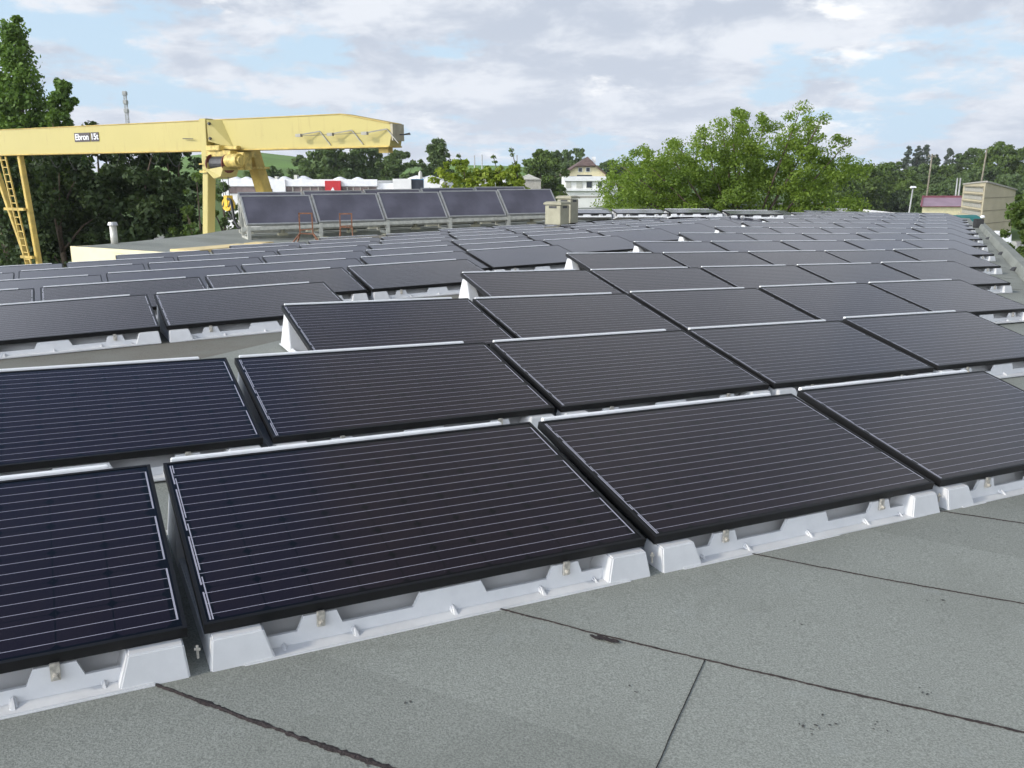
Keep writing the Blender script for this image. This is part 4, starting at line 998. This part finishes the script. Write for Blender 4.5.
# the big bright tree: crown outline built on real limbs
def big_tree():
    Y = 44; base = at(742, 220, Y); t = thing('big_tree', 'big bright green spreading tree at the centre right beyond the roof', 'tree', (base.x, Y, 0))
    r = random.Random(77); cl = []; b = MB(); kx = Y/FPX
    env = [(600, 176), (616, 168), (628, 150), (640, 148), (655, 142), (672, 135), (690, 130), (706, 122), (724, 112), (744, 114), (752, 104), (766, 102), (790, 110), (806, 113), (822, 120), (834, 134), (848, 150), (858, 162)]
    def envy(px):
        for (x0, y0), (x1, y1) in zip(env, env[1:]):
            if x0 <= px <= x1: return y0+(y1-y0)*(px-x0)/(x1-x0)
        return 185
    b.tube([(0, 0, 0), (.1, 0, 2.2), (-.1, .1, 4.2)], [.34, .28, .24], 10)
    limbs = []
    for i in range(17):
        px = 602+i*15.6+r.uniform(-5, 5); yt = envy(min(max(px, 601), 857))+r.uniform(4, 10)
        p = at(px, yt, Y); limbs.append((p.x-base.x, r.uniform(-2.6, 2.6), p.z))
    for e in limbs:
        mid = (e[0]*.5, e[1]*.6, 4.2+(e[2]-4.2)*.45)
        b.tube([(0, 0, 3.4+r.uniform(-.8, .8)), mid, e], [.09, .05, .015], 7)
        for f in (1, .86, .72, .55, .4):
            c = Vector(mid).lerp(Vector(e), (f-.4)/.6)
            for k in range(2 if f > .8 else 4):
                j = .9*(1.25-f)
                cl.append((c.x+r.uniform(-j, j)*1.3, c.y+r.uniform(-1, 1)*1.3, c.z+r.uniform(-j, j)*.9, r.uniform(.28, .55)))
    for i in range(310):     # fill of the crown
        px = r.uniform(604, 856); yt = envy(px); py = yt+12+(226-yt-12)*r.random()**.8
        p = at(px, py, Y); cl.append((p.x-base.x, r.uniform(-2.8, 2.8), p.z, r.uniform(.32, .72)))
    crown('crown', t, M['lf_big'], cl, 70, .20, 5)
    b.build('trunk', M['bark'], t, smooth=True)
big_tree()
RT = 'trees right of the big tree'
for i, (px, yt, wp, Y, m_, lab) in enumerate(((862, 163, 60, 180, 'lf_mid', 'green tree directly right of the big bright tree'), (890, 161, 56, 215, 'lf_mid', 'green tree left of the street lamp with trunk over the lawn'), (832, 172, 56, 170, 'lf_mid', 'low green tree behind the right edge of the big tree'),
                                      (912, 180, 44, 190, 'lf_mid', 'pale green bush tree behind the street lamp'), (926, 163, 46, 230, 'lf_far', 'tree below the tall poplars'), (903, 190, 30, 178, 'lf_dark', 'dark bush at the foot of the street lamp'), (935, 185, 46, 172, 'lf_far', 'bush behind the crimson bungalow roof'))):
    tree('broadleaf_tree', lab, px, yt, wp, Y, M[m_], 100+i, RT, nc=150, per=48, leaf=.95, zlow=.12 if i == 1 else .03)
for i, (px, yt, wp, lab) in enumerate(((909, 144, 9, 'slim grey poplar, left of a clump on the skyline'), (919, 145, 9, 'slim grey poplar, second of the clump on the skyline'), (926.5, 144, 10, 'slim grey poplar, third of the clump on the skyline'), (936, 154, 13, 'shorter dark poplar at the right of the clump'), (951, 148, 10, 'slim grey poplar standing apart near the utility pole'), (960, 151, 9, 'low grey poplar right of the one standing apart'))):
    tree('poplar_tree', lab, px, yt, wp*1.5, 300, M['lf_grey'] if i != 3 else M['lf_dark'], 120+i, 'poplars on the skyline', nc=60, per=40, leaf=1.0, shape='column', cr_=.28, zlow=.05)
for i, (px, yt, wp, Y, m_, lab) in enumerate(((950, 163, 44, 240, 'lf_mid', 'tree behind the utility pole on the right'), (974, 147.5, 42, 235, 'lf_far', 'dark tree behind the plain brown pole'), (1004, 141, 50, 215, 'lf_mid', 'light green tree top right above the beige shed'), (1032, 143, 54, 215, 'lf_mid', 'tree cut by the right frame edge on the skyline'), (984, 166, 60, 210, 'lf_far', 'dark tree just behind the beige shed'), (1016, 172, 50, 190, 'lf_far', 'low dark tree behind the right end of the shed'), (955, 178, 40, 205, 'lf_far', 'low tree behind the pair of pale posts'))):
    tree('broadleaf_tree', lab, px, yt, wp, Y, M[m_], 140+i, 'trees behind the shed', nc=150, per=48, leaf=1.0, zlow=.03)
tree('near_tree', 'leafy green tree at the right frame edge beside the parapet', 1036, 172, 62, 33, M['lf_mid'], 160, nc=80, per=46, leaf=.26, zlow=.28, cr_=.14)
tree('near_bush', 'bright bush below the leafy tree outside the parapet', 1030, 246, 46, 36, M['lf_yel'], 161, nc=50, per=40, leaf=.26, zlow=.3, cr_=.16)
# far woods closing the horizon
cl = []; r = random.Random(8)
for i in range(420):
    px = -200+i*3.6+r.uniform(-3, 3); Y = r.uniform(330, 420); h_ = r.uniform(6, 11)*(1.15 if px > 600 else .8); cl.append(((px-512)/FPX*Y*1.03, Y, h_*.5, h_*.55))
fw = crown('far_woods', None, M['lf_far'], cl, 40, 2.2, 3, 1.0); hz = MB(); hz.box(-3100, 3100, -3100, 3100, -1, 75); ho_ = hz.mesh('haze', M['white']); ho_.materials.clear()
hm = bpy.data.materials.new('haze'); hm.use_nodes = True; t_ = NT(hm.node_tree); t_.n.clear()
pv = t_.node('ShaderNodeVolumePrincipled'); pv.inputs['Color'].default_value = (.92, .95, 1, 1); pv.inputs['Density'].default_value = .00016
oo = t_.node('ShaderNodeOutputMaterial'); t_.l.new(pv.outputs[0], oo.inputs['Volume']); ho_.materials.append(hm)
tag(link('haze', ho_), 'thin pale summer haze in the air over the yard and fields', 'haze', kind='stuff')
tag(fw, 'far green woods along the horizon behind all the buildings', 'woods', kind='stuff')
